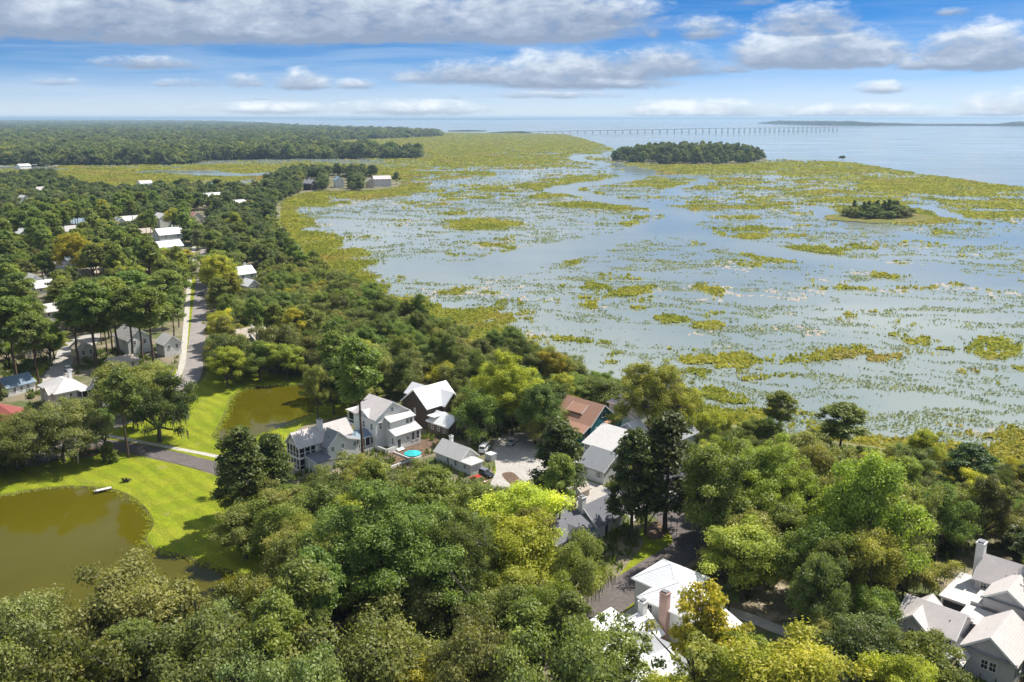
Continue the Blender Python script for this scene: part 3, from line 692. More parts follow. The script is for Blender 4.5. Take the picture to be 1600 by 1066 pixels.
def win(root, face, c, pos, z, w=.85, h=1.4, shutters=False, grid=1):
    key = (w, h, grid)
    if key not in WCACHE:
        f_ = MB(); g = MB(); e = .1
        f_.box(-w/2 - e, w/2 + e, -.08, .0, h/2, h/2 + e); f_.box(-w/2 - e, w/2 + e, -.10, .0, -h/2 - e, -h/2)
        f_.box(-w/2 - e, -w/2, -.08, .0, -h/2 + .001, h/2 - .001); f_.box(w/2, w/2 + e, -.08, .0, -h/2 + .001, h/2 - .001)
        f_.box(-w/2 + .001, w/2 - .001, -.06, .0, -.03, .03)
        for k in range(grid): x = -w/2 + w * (k + 1) / (grid + 1); f_.box(x - .02, x + .02, -.055, .0, -h/2 + .001, h/2 - .001)
        g.box(-w/2 + .002, w/2 - .002, -.03, .0, -h/2 + .002, h/2 - .002)
        s_ = MB()
        for sx in (-1, 1):
            a = sx * (w/2 + .3); s_.box(a - .18, a + .18, -.05, .0, -h/2, h/2)
        WCACHE[key] = (f_.mesh('window', TRIM), g.mesh('pane', DARKG), s_.mesh('shutter', SHUT))
    fm, gm, sm_ = WCACHE[key]
    d = {'-y': (pos, c - .005), '+y': (pos, c + .005), '-x': (c - .005, pos), '+x': (c + .005, pos)}[face]
    o = obj('window', fm, root, (*d, z), ROT[face]); obj('pane', gm, o)
    if shutters: obj('shutter', sm_, o)
    return o
def door(root, face, c, pos, z=0.0, w=1.0, h=2.1, m=DOORM):
    d_ = MB(); d_.box(-w/2, w/2, -.05, 0, 0, h); f_ = MB(); f_.box(-w/2 - .1, -w/2, -.08, 0, 0, h); f_.box(w/2, w/2 + .1, -.08, 0, 0, h); f_.box(-w/2 - .1, w/2 + .1, -.08, 0, h + .002, h + .12)
    d = {'-y': (pos, c - .005), '+y': (pos, c + .005), '-x': (c - .005, pos), '+x': (c + .005, pos)}[face]
    o = d_.build('door', m, root, loc=(*d, z), rz=ROT[face]); f_.build('door_frame', TRIM, o)
def chimney(root, x, y, z0, z1, w=.9, d=.9, m=None):
    c_ = MB(); c_.box(x - w/2, x + w/2, y - d/2, y + d/2, z0, z1); c_.box(x - w/2 - .08, x + w/2 + .08, y - d/2 - .08, y + d/2 + .08, z1 + .001, z1 + .18)
    o = c_.build('chimney', m or CHIMW, root)
    k = MB(); k.box(x - w/2 + .12, x + w/2 - .12, y - d/2 + .12, y + d/2 - .12, z1 + .182, z1 + .42); k.build('chimney_cap', CHIMG, o)
def posts(root, pts, z0, z1, w=.2):
    for x, y in pts: MB().box(x - w/2, x + w/2, y - w/2, y + w/2, z0, z1).build('post', TRIM, root)
def panel(name, root, x0, x1, y0, y1, z0, z1, m): return MB().box(x0, x1, y0, y1, z0, z1).build(name, m, root)
YAW = math.radians(46)
def house(px, label, name='house', rz=YAW, cat='house'): return thing(name, label, cat, (*G(*px), 0.0), rz)

# A: white house with the double-decked screened porch
h = house((469, 737), 'white two storey house with double decked screened porch facing the pond')
prof(h, 'x', [(-.1, 6.0), (2.35, 8.7), (4.9, 6.0)], 4.5, 14.4, WHITE, RK)
prof(h, 'x', [(-.1, 6.0), (2.35, 8.7), (4.9, 6.0)], -.1, 4.1, WHITE, RK, walls=False)
MB().poly([(0, -.1, 6.0), (0, 4.9, 6.0), (0, 2.4, 8.55)]).build('gable_wall', WHITE, h)
win(h, '-x', 0, 2.4, 7.0, .5, .8)
for z0, z1 in ((.35, 2.75), (3.2, 5.85)):
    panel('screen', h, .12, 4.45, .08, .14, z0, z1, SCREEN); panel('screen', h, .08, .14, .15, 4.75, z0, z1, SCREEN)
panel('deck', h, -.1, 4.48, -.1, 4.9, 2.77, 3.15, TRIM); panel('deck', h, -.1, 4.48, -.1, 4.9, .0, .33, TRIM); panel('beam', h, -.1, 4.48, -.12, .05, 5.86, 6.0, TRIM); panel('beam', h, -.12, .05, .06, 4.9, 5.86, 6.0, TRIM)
posts(h, [(0, 0), (0, 1.2), (0, 2.4), (0, 3.6), (0, 4.8), (1.5, 0), (3, 0), (4.4, 0)], .34, 2.76); posts(h, [(0, 0), (0, 1.2), (0, 2.4), (0, 3.6), (0, 4.8), (1.5, 0), (3, 0), (4.4, 0)], 3.16, 5.85)
for z in (4.1, 1.2): panel('railing', h, .2, 4.3, -.04, .04, z, z + .1, TRIM); panel('railing', h, -.04, .04, .2, 4.7, z, z + .1, TRIM)
prof(h, 'y', [(5.8, 5.2), (8.7, 8.0), (10.9, 6.0), (14.3, 4.9)], -3.0, 2.0, WHITE, RM, rake=.3)
for x, z in ((7.0, 4.3), (9.8, 4.3), (13.1, 4.0), (13.95, 4.0)): win(h, '-y', -3.0, x, z, .6, 1.0)
win(h, '-x', 5.8, -1.0, 4.2, .55, 1.5); win(h, '-x', 5.8, -1.9, 4.2, .55, 1.5)
prof(h, 'x', [(-4.6, 2.9), (-.1, 3.5)], 1.4, 5.7, WHITE, RD, rake=.1)
posts(h, [(.9, -4.8), (.9, -2.4)], 0, 2.8)
chimney(h, 6.9, 1.6, 6.5, 10.1, 1.0, 1.0)
prof(h, 'x', [(3.0, 5.6), (6.0, 7.2), (9.0, 5.0)], 7, 12, WHITE, RM)
# screened link between the two white houses
h = house((587.8, 696.1), 'low screened garden room with blue grey metal roof between the white houses', 'garden_room', cat='garden room')
hip(h, -6.6, -.1, -.4, 4.5, 3.3, 4.5, WHITE, RB, walls=False, over=.4)
panel('screen', h, -6.5, -.2, -.25, -.2, .9, 3.15, SCREEN); panel('screen', h, -6.5, -6.45, -.18, 4.4, .9, 3.15, SCREEN); panel('wall', h, -6.55, -.1, -.3, 4.4, 0, .88, WHITE)
posts(h, [(-6.5, -.35), (-5, -.35), (-3.5, -.35), (-2, -.35), (-.4, -.35)], .89, 3.2)

# B: tall white house
h = house((588, 702), 'tall white two storey house with gabled grey roof and stacked side porches')
prof(h, 'y', [(0, 7.6), (5.2, 10.9), (10.4, 7.6)], 0, 8.5, WHITE, RK)
prof(h, 'x', [(2.2, 7.5), (4.6, 8.9), (7.0, 7.5)], .02, 3.5, WHITE, RK, z0=7.3, over=.2)
prof(h, 'x', [(-2.0, 6.7), (-.0, 7.4)], 3.0, 10.4, WHITE, RL, rake=.2)
prof(h, 'x', [(-4.2, 3.9), (-2.02, 4.8)], 2.6, 10.5, WHITE, RL, rake=.2)
for y in (1.5, 4.6): win(h, '-x', 0, y, 5.4, .75, 1.5)
win(h, '-x', 0, 1.5, 2.0, .75, 1.5)
win(h, '-y', 0, 1.4, 5.6, .8, 1.5); win(h, '-y', 0, 5.2, 8.9, .6, .9)
for x in (8.2, 9.3): win(h, '-y', -2.0, x, 5.9, .8, 1.5)
for x, w, hh in ((6.4, .6, .7), (8.1, .8, 2.0), (9.6, .8, 2.0)): win(h, '-y', -4.2, x, 2.3, w, hh)
door(h, '-y', -4.2, 3.7, .5); win(h, '-x', 2.6, -3.2, 2.2, .6, 1.4); win(h, '-x', 3.0, -1.2, 5.9, .5, 1.2)
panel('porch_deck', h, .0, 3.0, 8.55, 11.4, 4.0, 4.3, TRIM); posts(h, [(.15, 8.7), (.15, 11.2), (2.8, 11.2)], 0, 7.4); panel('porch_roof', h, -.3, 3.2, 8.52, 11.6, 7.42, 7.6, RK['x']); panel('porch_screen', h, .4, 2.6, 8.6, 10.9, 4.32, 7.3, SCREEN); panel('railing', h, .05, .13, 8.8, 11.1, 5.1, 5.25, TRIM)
panel('stair_wall', h, -.6, -.4, -4.4, -.1, 0, 1.3, TRIM); panel('stair_wall', h, -.39, 2.4, -4.4, -4.2, 0, 1.2, TRIM); panel('stair_wall', h, 2.0, 2.2, -4.1, -2.4, 0, 1.5, TRIM)
for k in range(4): panel('step', h, 2.7 + .0, 4.6, -4.6 - .35 * k, -4.25 - .35 * k, 0, .45 - .11 * k, TRIM)

# terrace in front of it
t = thing('terrace', 'paved brick terrace with white kerb wall before the tall white house', 'terrace', (*G(588, 702), 0), YAW)
panel('paving', t, -5.5, 8, -12, -5.2, -.1, .12, MULCH); panel('low_wall', t, -5.6, -5.4, -12, -5.2, 0, .55, TRIM); panel('low_wall', t, -5.39, 4, -12.2, -12.0, 0, .55, TRIM); panel('low_wall', t, 1.0, 1.2, -11.9, -5.3, 0, .5, TRIM); panel('planter', t, -3.5, -.5, -8.2, -6.6, .13, .5, WOODW)

# C: dark brown house with white roof
h = house((664, 672), 'dark brown house with steep white metal roof and low side wing')
prof(h, 'x', [(-1.1, 6.2), (3.8, 10.1), (8.8, 6.2)], 0, 10.5, BROWN, RW)
prof(h, 'y', [(4.8, 6.2), (7.6, 8.9), (10.4, 6.2)], -2.4, 3.8, BROWN, RW)
prof(h, 'y', [(1.6, 7.9), (4.2, 10.0), (6.8, 7.9)], 4, 9.2, BROWN, RW)
prof(h, 'y', [(.0, 3.0), (3.0, 4.9), (6, 3.0)], -9.0, -1.2, WOODW, RW)
panel('low_roof', h, -.3, 4.5, -3.9, -1.3, 4.2, 4.4, RW['x'])
for y in (-7.5, -5.3, -3.0): win(h, '-x', 0, y, 1.7, .7, 1.2)
win(h, '-x', 0, 3.8, 4.2, .5, 1.6); win(h, '-x', 0, 6.2, 2.2, .7, 1.3)
h = thing('garden_shed', 'small dark brown shed with flat white roof behind the dark house', 'shed', (*G(733, 679.2), 0), YAW)
panel('wall', h, -.9, 1.3, -.9, 1.4, 0, 2.6, BROWN); panel('roof', h, -1.3, 1.7, -1.3, 1.8, 2.61, 2.8, RW['x']); door(h, '-y', -.9, .2, 0, .9, 2.0, WOODW)

# small white house and store by the turning circle
h = house((715, 735), 'small white cottage among oaks beside the turning circle')
prof(h, 'y', [(0, 2.8), (2.6, 5.0), (5.2, 2.8)], -1, 7.5, WHITE, RL)
for y in (.6, 3.2): win(h, '-x', 0, y, 1.6, .7, 1.2)
win(h, '-y', -1, 2.6, 1.7, .8, 1.2)
chimney(h, 3.8, 6.2, 3.5, 5.6, .7, .7)
h = house((733, 742), 'square white garage with pale flat hipped roof beside the red car', 'garage', cat='garage')
hip(h, 0, 3.6, -.6, 3.4, 2.6, 3.2, WHITE, RL, over=.3); panel('garage_door', h, .5, 3.0, -.64, -.61, 0, 2.1, PALE); win(h, '-x', 0, 1.4, 1.5, .6, .9)
h = thing('bin_enclosure', 'small grey boarded enclosure at the edge of the turning circle', 'enclosure', (*G(763, 720), 0), YAW)
for k in range(6): panel('board', h, -.05, .02, -.9 + k * .32, -.62 + k * .32, 0, 1.5, SHUT); panel('board', h, .05 + k * .3, .31 + k * .3, -.95, -.90, 0, 1.5, SHUT)
panel('lid', h, -.06, 1.9, -.96, 1.1, 1.51, 1.6, PALE)

# F: teal house with terracotta shingles
h = house((923, 678), 'teal house with terracotta shingle roof and long dormer')
prof(h, 'y', [(-6.4, 5.0), (-1.3, 9.1), (3.8, 5.0)], -5, 7, TEAL, RT)
prof(h, 'y', [(-4.5, 7.0), (-1.6, 8.7)], -.6, 3.6, PALE, RT, z0=5.8, over=.5)
for y in (.3, 1.5, 2.7): win(h, '-x', -4.5, y, 6.35, .75, .9)
win(h, '-y', -5, -1.3, 6.7, 1.4, 1.3); win(h, '-y', -5, .3, 3.5, 1.9, 1.2, grid=2); win(h, '-y', -5, -4.2, 3.3, .7, 1.3)
MB().slab([(-1.2, -5.9, 4.3), (2.0, -5.9, 4.3), (2.0, -5.0, 4.8), (-1.2, -5.0, 4.8)], .1).build('awning', RT['x'], h)
prof(h, 'y', [(-8.8, 3.8), (-6.45, 4.9)], -4.6, .8, TEAL, RT, walls=False); panel('wall', h, -8.4, -6.45, -4.3, .4, 0, 3.7, TEAL); win(h, '-y', -4.3, -7.4, 2.4, .9, 1.3)
prof(h, 'y', [(3.82, 4.9), (6.5, 3.9)], -4, 5, TEAL, RT)

# G: white garage and house
h = house((943, 757), 'white garage with grey shingle roof and two shuttered windows', 'garage', cat='garage')
prof(h, 'y', [(-.1, 3.1), (4.6, 5.9), (9.2, 3.1)], 0, 6.9, WHITE, RM)
win(h, '-x', -.1, 5.3, 1.9, .75, 1.3, True); win(h, '-x', -.1, 1.3, 1.9, .75, 1.3, True)
win(h, '-y', 0, 4.6, 4.0, .6, .8)
panel('lean_to', h, .6, 5.0, 7.0, 9.2, 0, 2.6, WHITE)
h = house((943, 757), 'white house with broad pale roof and balcony behind the shuttered garage')
h.location = (h.location.x + .0, h.location.y, 0)
prof(h, 'y', [(5.0, 5.9), (12.4, 8.6), (18.5, 6.0)], 2.2, 9.8, WHITE, RL)
for y in (3.2, 4.2, 5.2, 8.4, 9.1): win(h, '-x', 5.0, y, 5.0, .65, 1.1)
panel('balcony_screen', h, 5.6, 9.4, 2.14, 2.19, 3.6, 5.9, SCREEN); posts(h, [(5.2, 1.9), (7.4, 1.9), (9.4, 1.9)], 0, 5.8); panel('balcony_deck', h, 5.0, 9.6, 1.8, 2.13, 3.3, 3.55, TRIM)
prof(h, 'x', [(1.4, 6.3), (5.2, 9.2), (9.0, 6.3)], 15.5, 19, WHITE, RL)
h = house((985, 660), 'house with dark slate hipped roof behind the pale roofed white house')
hip(h, -3.5, 4.5, -4.5, 4.5, 5.6, 8.8, WHITE, RD)
win(h, '-y', -4.5, 1, 4.2, .8, 1.3); win(h, '-y', -4.5, 3, 4.2, .8, 1.3)

# H: slate-roofed bungalow
h = house((970, 826), 'pale blue bungalow with long charcoal shingle roof and white chimney')
prof(h, 'x', [(.5, 3.0), (3.9, 5.8), (7.3, 3.0)], -7, 1.2, WHITE, RD)
prof(h, 'x', [(1.0, 2.9), (6.2, 6.0), (11.4, 2.9)], -18, -7.05, BLUE, RD)
prof(h, 'y', [(-14.2, 3.0), (-12.4, 4.2), (-10.6, 3.0)], -.4, 3, BLUE, RD)
for x in (-16.5, -15.2): win(h, '-y', 1.0, x, 1.8, .7, 1.2)
win(h, '-y', -.4, -12.4, 1.8, .8, 1.2); win(h, '-y', .5, -1.6, 1.9, .7, 1.2); win(h, '+x', 1.2, 3.9, 1.9, .8, 1.2); door(h, '-y', .5, -4, 0)
chimney(h, -7.2, 4.0, 4.5, 7.6, 1.1, 1.1); chimney(h, -8.6, 5.0, 4.5, 6.8, .8, .8, BRICK)
h = house((903, 776), 'small tan gabled outbuilding behind the white chimney', 'outbuilding', cat='outbuilding')
prof(h, 'x', [(-1.3, 1.7), (0, 2.7), (1.3, 1.7)], -.5, 2.2, TAN, RN, over=.25); win(h, '-x', -.5, 0, 1.2, .4, .6)

# I: teal and white house among the trees at the road bend
h = house((1062, 786), 'pale teal house with dark roof half hidden by trees at the road bend')
prof(h, 'y', [(0, 3.1), (4.5, 6.4), (9, 3.1)], -2, 8, PTEAL, RD); prof(h, 'y', [(-2.0, 2.6), (-.02, 3.2)], -1.5, 4.5, PTEAL, RL, walls=False)
posts(h, [(-1.8, -1.2), (-1.8, 1.4), (-1.8, 4.2)], 0, 2.5)
door(h, '-x', 0, 3.2, .1, .9, 2.1, TEAL); win(h, '-x', 0, .6, 1.6, 1.3, 1.3); win(h, '-y', -2, 4.5, 1.8, .9, 1.3); win(h, '-y', -2, 4.5, 4.6, .8, 1.1)
h = house((1045, 720), 'tall white house screened by trees behind the pale teal house')
prof(h, 'x', [(-3.5, 6.5), (0, 9.0), (3.5, 6.5)], -3, 6, PALE, RM)
for y in (-1.6, 1.6): win(h, '-x', -3, y, 5.0, .8, 1.4); win(h, '-x', -3, y, 2.0, .8, 1.4)

# J: white-roofed house
h = house((1103, 985), 'large white house with hipped white metal roofs and pink brick chimney')
hip(h, -3.6, 4.4, 3.2, 11.2, 6.2, 8.7, WHITE, RW); hip(h, -7.4, .8, -2.2, 7.3, 5.98, 8.45, WHITE, RW)
prof(h, 'x', [(-5.2, 3.0), (-2.75, 4.0)], -4.4, .9, WHITE, RW, walls=False); posts(h, [(-4.2, -4.9), (-2.4, -4.9), (-.6, -4.9), (.7, -4.9)], 0, 3.0); panel('porch_floor', h, -4.4, .9, -5.2, -2.25, 0, .35, DECK)
for x in (-5.8, -3.3, -.9): win(h, '-y', -2.2, x, 4.6, .75, 1.4)
for y in (-.8, 5.6): win(h, '-x', -7.4, y, 4.6, .75, 1.4)
chimney(h, -7.95, 2.6, 0, 8.7, 1.0, 1.3, BRICK); chimney(h, -10.2, 5.0, 3.5, 7.2, 1.0, 1.0)
prof(h, 'x', [(2.0, 3.0), (5.0, 5.5), (8.0, 3.0)], -18, -9.4, WHITE, RW)
prof(h, 'y', [(-16.6, 3.0), (-14.0, 5.3), (-11.4, 3.0)], -6, 2.2, WHITE, RW)
prof(h, 'x', [(-6.0, 2.9), (-3.0, 5.2), (0, 2.9)], -27, -15, WHITE, RW)
prof(h, 'x', [(8.2, 2.6), (11.0, 3.3)], -20, -10, WHITE, RW)
hip(h, -24, -16.5, -1, 6, 3.2, 5.4, WHITE, RW)
for y in (-3.4, -.8): win(h, '-x', -16.6, y, 1.7, .75, 1.2)

# K: grey house at the corner
h = house((1575, 1066), 'large grey house with many warm grey gables and tall white chimney')
prof(h, 'x', [(-1.0, 4.25), (2.5, 7.0), (6.0, 4.25)], -1.9, 7.5, GREY, RK); panel('pent_roof', h, -2.35, -1.93, -1.3, 6.3, 4.1, 4.28, RM['x'])
for y in (1.75, 2.85): win(h, '-x', -1.9, y, 2.5, .85, 1.35)
for x in (1.2, 4.0): win(h, '-y', -1.0, x, 2.4, .8, 1.4)
prof(h, 'x', [(.9, 6.2), (4.1, 8.4), (7.3, 6.2)], 11, 19, GREY, RK); panel('pent_roof', h, 10.55, 10.97, .6, 7.6, 6.05, 6.22, RM['x'])
prof(h, 'y', [(16.6, 6.0), (20.0, 8.9), (23.4, 6.0)], 1, 10.2, GREY, RK)
for y in (8.9,): win(h, '-x', 16.6, y, 5.1, .8, 1.2)
chimney(h, 20.0, 10.85, 0, 10.6, 1.5, 1.2)
prof(h, 'y', [(-1.8, 4.7), (1.8, 7.0), (5.4, 4.7)], 7.2, 15.2, GREY, RK)
for y in (7.9, 8.9, 9.9): win(h, '-x', -1.8, y, 3.75, .8, 1.3)
prof(h, 'x', [(10.7, 4.6), (12.9, 6.5), (15.1, 4.6)], -2.6, 1.8, GREY, RK); prof(h, 'x', [(10.9, 4.8), (12.9, 6.6), (14.9, 4.8)], 1.8, 4.9, GREY, RK)
win(h, '-x', -2.6, 12.9, 3.6, .9, 1.3)
prof(h, 'y', [(-4.6, 2.6), (-1.82, 3.05)], 6.8, 15, GREY, RM, walls=False); posts(h, [(-4.4, 7.2), (-4.4, 9.8), (-4.4, 12.4), (-4.4, 14.8)], 0, 2.5)
prof(h, 'x', [(4.8, 3.1), (5.8, 3.95), (6.8, 3.1)], -5.4, -1.95, GREY, RK, walls=False, over=.15, rake=.1); posts(h, [(-5.2, 5.0), (-5.2, 6.6)], 0, 3.0); panel('porch_floor', h, -5.5, -1.95, 4.6, 15, -.05, .25, CONC); door(h, '-x', -1.9, 5.75, .26)
panel('wall', h, 11.0, 20.0, 9.0, 13.2, 0, 3.7, GREY); panel('flat_roof', h, 10.6, 21, 8.7, 13.6, 3.71, 3.95, RL['x']); panel('screen', h, 10.9, 10.96, 9.5, 12.9, .6, 3.3, SCREEN); posts(h, [(10.75, 9.3), (10.75, 13.1)], 0, 3.65)
panel('wall', h, 5.5, 11, 3.2, 8.8, 0, 3.75, GREY); panel('flat_roof', h, 5.2, 10.55, 2.8, 9.3, 3.96, 4.15, RL['x'])
panel('wall', h, 11, 17, 1.5, 9.0, 0, 4.5, GREY); panel('flat_roof', h, 10.9, 16.5, .5, 8.98, 4.51, 4.7, RL['x'])

# houses at the far end of the front lawn
h = house((62, 636), 'white house with pale hipped roof and two tier porch behind the mossy oak')
hip(h, 2.0, 10.4, -7.4, 4.4, 5.0, 7.5, WHITE, RL); prof(h, 'x', [(-5.9, 4.8), (-3.8, 6.4), (-1.7, 4.8)], 1.0, 5, WHITE, RG)
for y in (-6, -3.8, -.6, 2.6): win(h, '-x', 2.0 if abs(y + 3.8) > .1 else 1.0, y, 3.4, .8, 1.3)
for x in (4, 6, 8): win(h, '-y', -7.4, x, 3.4, .7, 1.4); win(h, '-y', -7.4, x, 1.2, .7, 1.4)
panel('porch_deck', h, 8.0, 11.6, -9.8, -7.45, 2.4, 2.6, TRIM); posts(h, [(8.2, -9.6), (9.8, -9.6), (11.4, -9.6)], 0, 4.7); panel('porch_roof', h, 7.8, 11.8, -10, -7.95, 4.71, 4.9, RL['x']); panel('porch_screen', h, 8.4, 11.2, -8.0, -7.5, .4, 4.5, SCREEN)
chimney(h, 9.4, 1.5, 5.5, 8.4, .9, .9)
h = house((150, 634), 'white gabled house partly hidden behind the round oak')
prof(h, 'x', [(-3.2, 5.0), (0, 8.2), (3.6, 5.0)], .5, 8, WHITE, RL)
for y in (-1.4, 1.4): win(h, '-x', .5, y, 3.8, .7, 1.3); win(h, '-x', .5, y, 1.6, .7, 1.3)
win(h, '-x', .5, .1, 6.2, .6, .9)
h = house((24, 612), 'low white cottage with shaded blue grey roof between pines', rz=YAW + .2)
prof(h, 'x', [(-3.6, 2.8), (0, 4.9), (3.6, 2.8)], -4, 4, WHITE, RB)
for x in (-2, 0, 2): win(h, '-y', -3.6, x, 1.6, .7, 1.1)
h = house((12, 668), 'house with rusty red metal roof at the picture edge behind oaks')
prof(h, 'y', [(-5.5, 2.5), (0, 5.0), (5.5, 2.5)], -9, 7, TAN, RR)
for y in (-6, -2, 2): win(h, '-x', -5.5, y, 1.5, .8, 1.1)

for nm, pts in (('tall white two storey', [(2.6, 5, 9.0), (7.6, 3.2, 9.0)]), ('white two storey house with double', [(11.5, 1.2, 7.2), (7.2, -1.2, 6.6)]), ('large grey house', [(-.2, 1.2, 5.7), (2.2, 4.1, 5.5), (.2, 8.6, 5.9), (13.5, 3.0, 7.4), (18.0, 6.2, 7.0)]), ('pale blue bungalow', [(-12, 4.0, 4.7), (-3.5, 2.4, 4.5), (-15, 5.0, 5.3)]), ('large white house', [(-5, 1.5, 7.4), (2, 6, 7.6)])):
    for o in [o for o in C.objects if str(o.get('label', '')).startswith(nm)]:
        for x, y, z in pts: MB().cyl((x, y, z - .8), (x, y, z + .35), .09, k=8).build('vent_pipe', CHIMG, o)
def cottage(px, py, zr, L, Wd, ze, rz, wm, rm, label, name='house', cat='house', chim=False, nwin=2, axis='x'):
    """a plain gabled house whose ridge is seen at pixel px, py"""
    x, y = G(px, py, zr); h = thing(name, label, cat, (x, y, 0), rz)
    prof(h, axis, [(-Wd / 2, ze), (0, zr), (Wd / 2, ze)], -L / 2, L / 2, wm, rm)
    for k in range(nwin):
        p_ = -L / 2 + L * (k + .5) / nwin
        if axis == 'x': win(h, '-y', -Wd / 2, p_, ze - 1.2, .8, 1.3)
        else: win(h, '-x', -Wd / 2, p_, ze - 1.2, .8, 1.3)
    for s in (-.22, .22):
        if axis == 'x': win(h, '-x', -L / 2, s * Wd, ze - 1.2, .8, 1.3)
        else: win(h, '-y', -L / 2, s * Wd, ze - 1.2, .8, 1.3)
    if chim: chimney(h, L * .2 if axis == 'x' else .6, .6 if axis == 'x' else L * .2, ze, zr + 1.2, .8, .8)
    return h
COT = [
 (128, 533, 5.0, 7, 5.5, 3.0, YAW, CREAM, RN, 'cream gabled garage at the end of the pale driveway', 'garage', 'garage', False, 'y'),
 (190, 556, 4.2, 8, 6, 2.8, YAW, CREAM, RN, 'low tan roofed outbuilding among the pine trunks', 'outbuilding', 'outbuilding', False, 'x'),
 (205, 510, 8.5, 11, 8, 5.2, YAW, WHITE, RG, 'white gabled house behind the pine grove', 'house', 'house', True, 'y'),
 (262, 522, 7.0, 6, 6, 4.4, YAW, WHITE, RL, 'narrow white house with front steps beside the long street', 'house', 'house', False, 'y'),
 (248, 448, 7.5, 9, 8, 4.6, YAW, PALE, RG, 'grey hipped roof house above the pine crowns by the street', 'house', 'house', False, 'x'),
 (46, 533, 5.0, 7, 6, 3.0, YAW, TAN, RN, 'tan garage beside the two slender pine trunks', 'garage', 'garage', False, 'y'),
 (26, 508, 6.0, 8, 7, 3.6, YAW, WHITE, RL, 'white gable peeping between pines above the tan garage', 'house', 'house', False, 'y'),
 (79, 474, 6.5, 9, 7, 4.0, YAW, PALE, RL, 'pale grey house with a row of dark windows under pines', 'house', 'house', False, 'x'),
 (66, 438, 6.0, 8, 6, 3.4, YAW, WHITE, RW, 'white porch roofed house under the tall pine crowns', 'house', 'house', True, 'x'),
 (50, 428, 8.0, 7, 6, 5.4, YAW, WHITE, RL, 'tall narrow white gable among pines', 'house', 'house', False, 'y'),
 (385, 512, 6.5, 12, 8, 4.0, YAW, CREAM, RN, 'tan roofed house with small gable behind the street oak', 'house', 'house', True, 'x'),
 (410, 518, 5.0, 9, 7, 3.0, YAW, CREAM, RN, 'low tan wing roof among oaks near the shore', 'outbuilding', 'outbuilding', False, 'x'),
 (378, 416, 9.0, 9, 9, 6.0, YAW, WHITE, RW, 'white house with white roof and chimney beside the yellow green tree', 'house', 'house', True, 'x'),
 (390, 436, 7.0, 7, 6, 4.6, YAW, WHITE, RW, 'white two storey wing beyond the street trees', 'house', 'house', False, 'y'),
 (262, 356, 10.0, 16, 10, 6.5, YAW, WHITE, RW, 'large white house with chimneys on the wooded skyline', 'house', 'house', True, 'x'),
 (262, 376, 8.0, 14, 9, 5.0, YAW, WHITE, RW, 'long white roofed house below the large chimneyed house', 'house', 'house', False, 'x'),
 (252, 333, 10.0, 12, 9, 7.0, YAW, WHITE, RL, 'white gabled house near the far end of the street', 'house', 'house', False, 'y'),
 (205, 337, 8.0, 16, 9, 5.0, YAW, WHITE, RL, 'wide white roof among far oaks', 'house', 'house', False, 'x'),
 (185, 340, 10.0, 8, 8, 6.5, YAW, WHITE, RW, 'white gable end standing left of the wide white roof', 'house', 'house', False, 'y'),
 (122, 341, 8.0, 12, 9, 5.0, YAW, PALE, RB, 'blue grey roofed house in the oak canopy', 'house', 'house', False, 'x'),
 (105, 353, 8.0, 12, 9, 5.0, YAW, PALE, RG, 'grey roofed house in the oak canopy', 'house', 'house', False, 'x'),
 (37, 356, 9.0, 10, 9, 6.0, YAW, WHITE, RW, 'white house in the canopy near the picture edge', 'house', 'house', True, 'y'),
 (36, 305, 10.0, 12, 10, 6.5, YAW, WHITE, RL, 'tall white house far off in the woods near the edge', 'house', 'house', False, 'y'),
 (62, 292, 9.0, 14, 10, 6.0, YAW, PALE, RG, 'small grey roof far off in the woods', 'house', 'house', False, 'x'),
 (226, 282, 9.0, 14, 10, 6.0, YAW, PALE, RL, 'pale house at the edge of the near marsh', 'house', 'house', False, 'x'),
 (335, 301, 9.0, 22, 12, 6.0, YAW, WHITE, RW, 'long white flat looking roof in the oaks near the marsh', 'house', 'house', False, 'x'),
 (305, 331, 8.0, 7, 8, 5.0, YAW, CREAM, RT, 'orange roofed house at the far end of the street', 'house', 'house', False, 'y'),
 (375, 312, 9.0, 13, 10, 6.0, YAW, WHITE, RL, 'white house under dark oaks near the point', 'house', 'house', False, 'x'),
 (107, 396, 8.0, 12, 8, 5.0, YAW, PALE, RB, 'blue shaded house behind the tall yellow tree', 'house', 'house', False, 'x'),
 (96, 408, 7.0, 10, 8, 4.4, YAW, WHITE, RL, 'white house below the tall yellow tree', 'house', 'house', False, 'x'),
 (145, 418, 6.0, 14, 8, 3.8, YAW, CREAM, RN, 'cream bungalow roof below the yellow tree', 'house', 'house', False, 'x'),
 (222, 357, 7.0, 10, 8, 4.4, YAW, CREAM, RN, 'small cream roof in the oaks left of the chimneyed house', 'house', 'house', False, 'x'),
 (484, 281, 11.0, 13, 9, 7.5, .9, BROWN, RM, 'dark two storey house with tall windows on the wooded point', 'house', 'house', True, 'y'),
 (529, 276, 12.0, 14, 10, 8.5, .3, WHITE, RSB, 'white house with bright blue metal roof on the point', 'house', 'house', False, 'y'),
 (596, 274.5, 12.0, 20, 12, 8.5, .3, GREY, RK, 'large grey house with pale roof near the tip of the point', 'house', 'house', False, 'x'),
 (578, 279, 10.0, 8, 8, 7.0, .3, TAN, RN, 'tan house beside the large grey house on the point', 'house', 'house', False, 'y'),
]
for px, py, zr, L, Wd, ze, rz, wm, rm, lab, nm, ct, ch, ax in COT: cottage(px, py, zr, L, Wd, ze, rz, wm, rm, lab, nm, ct, ch, 2 if py > 300 else 3, ax)
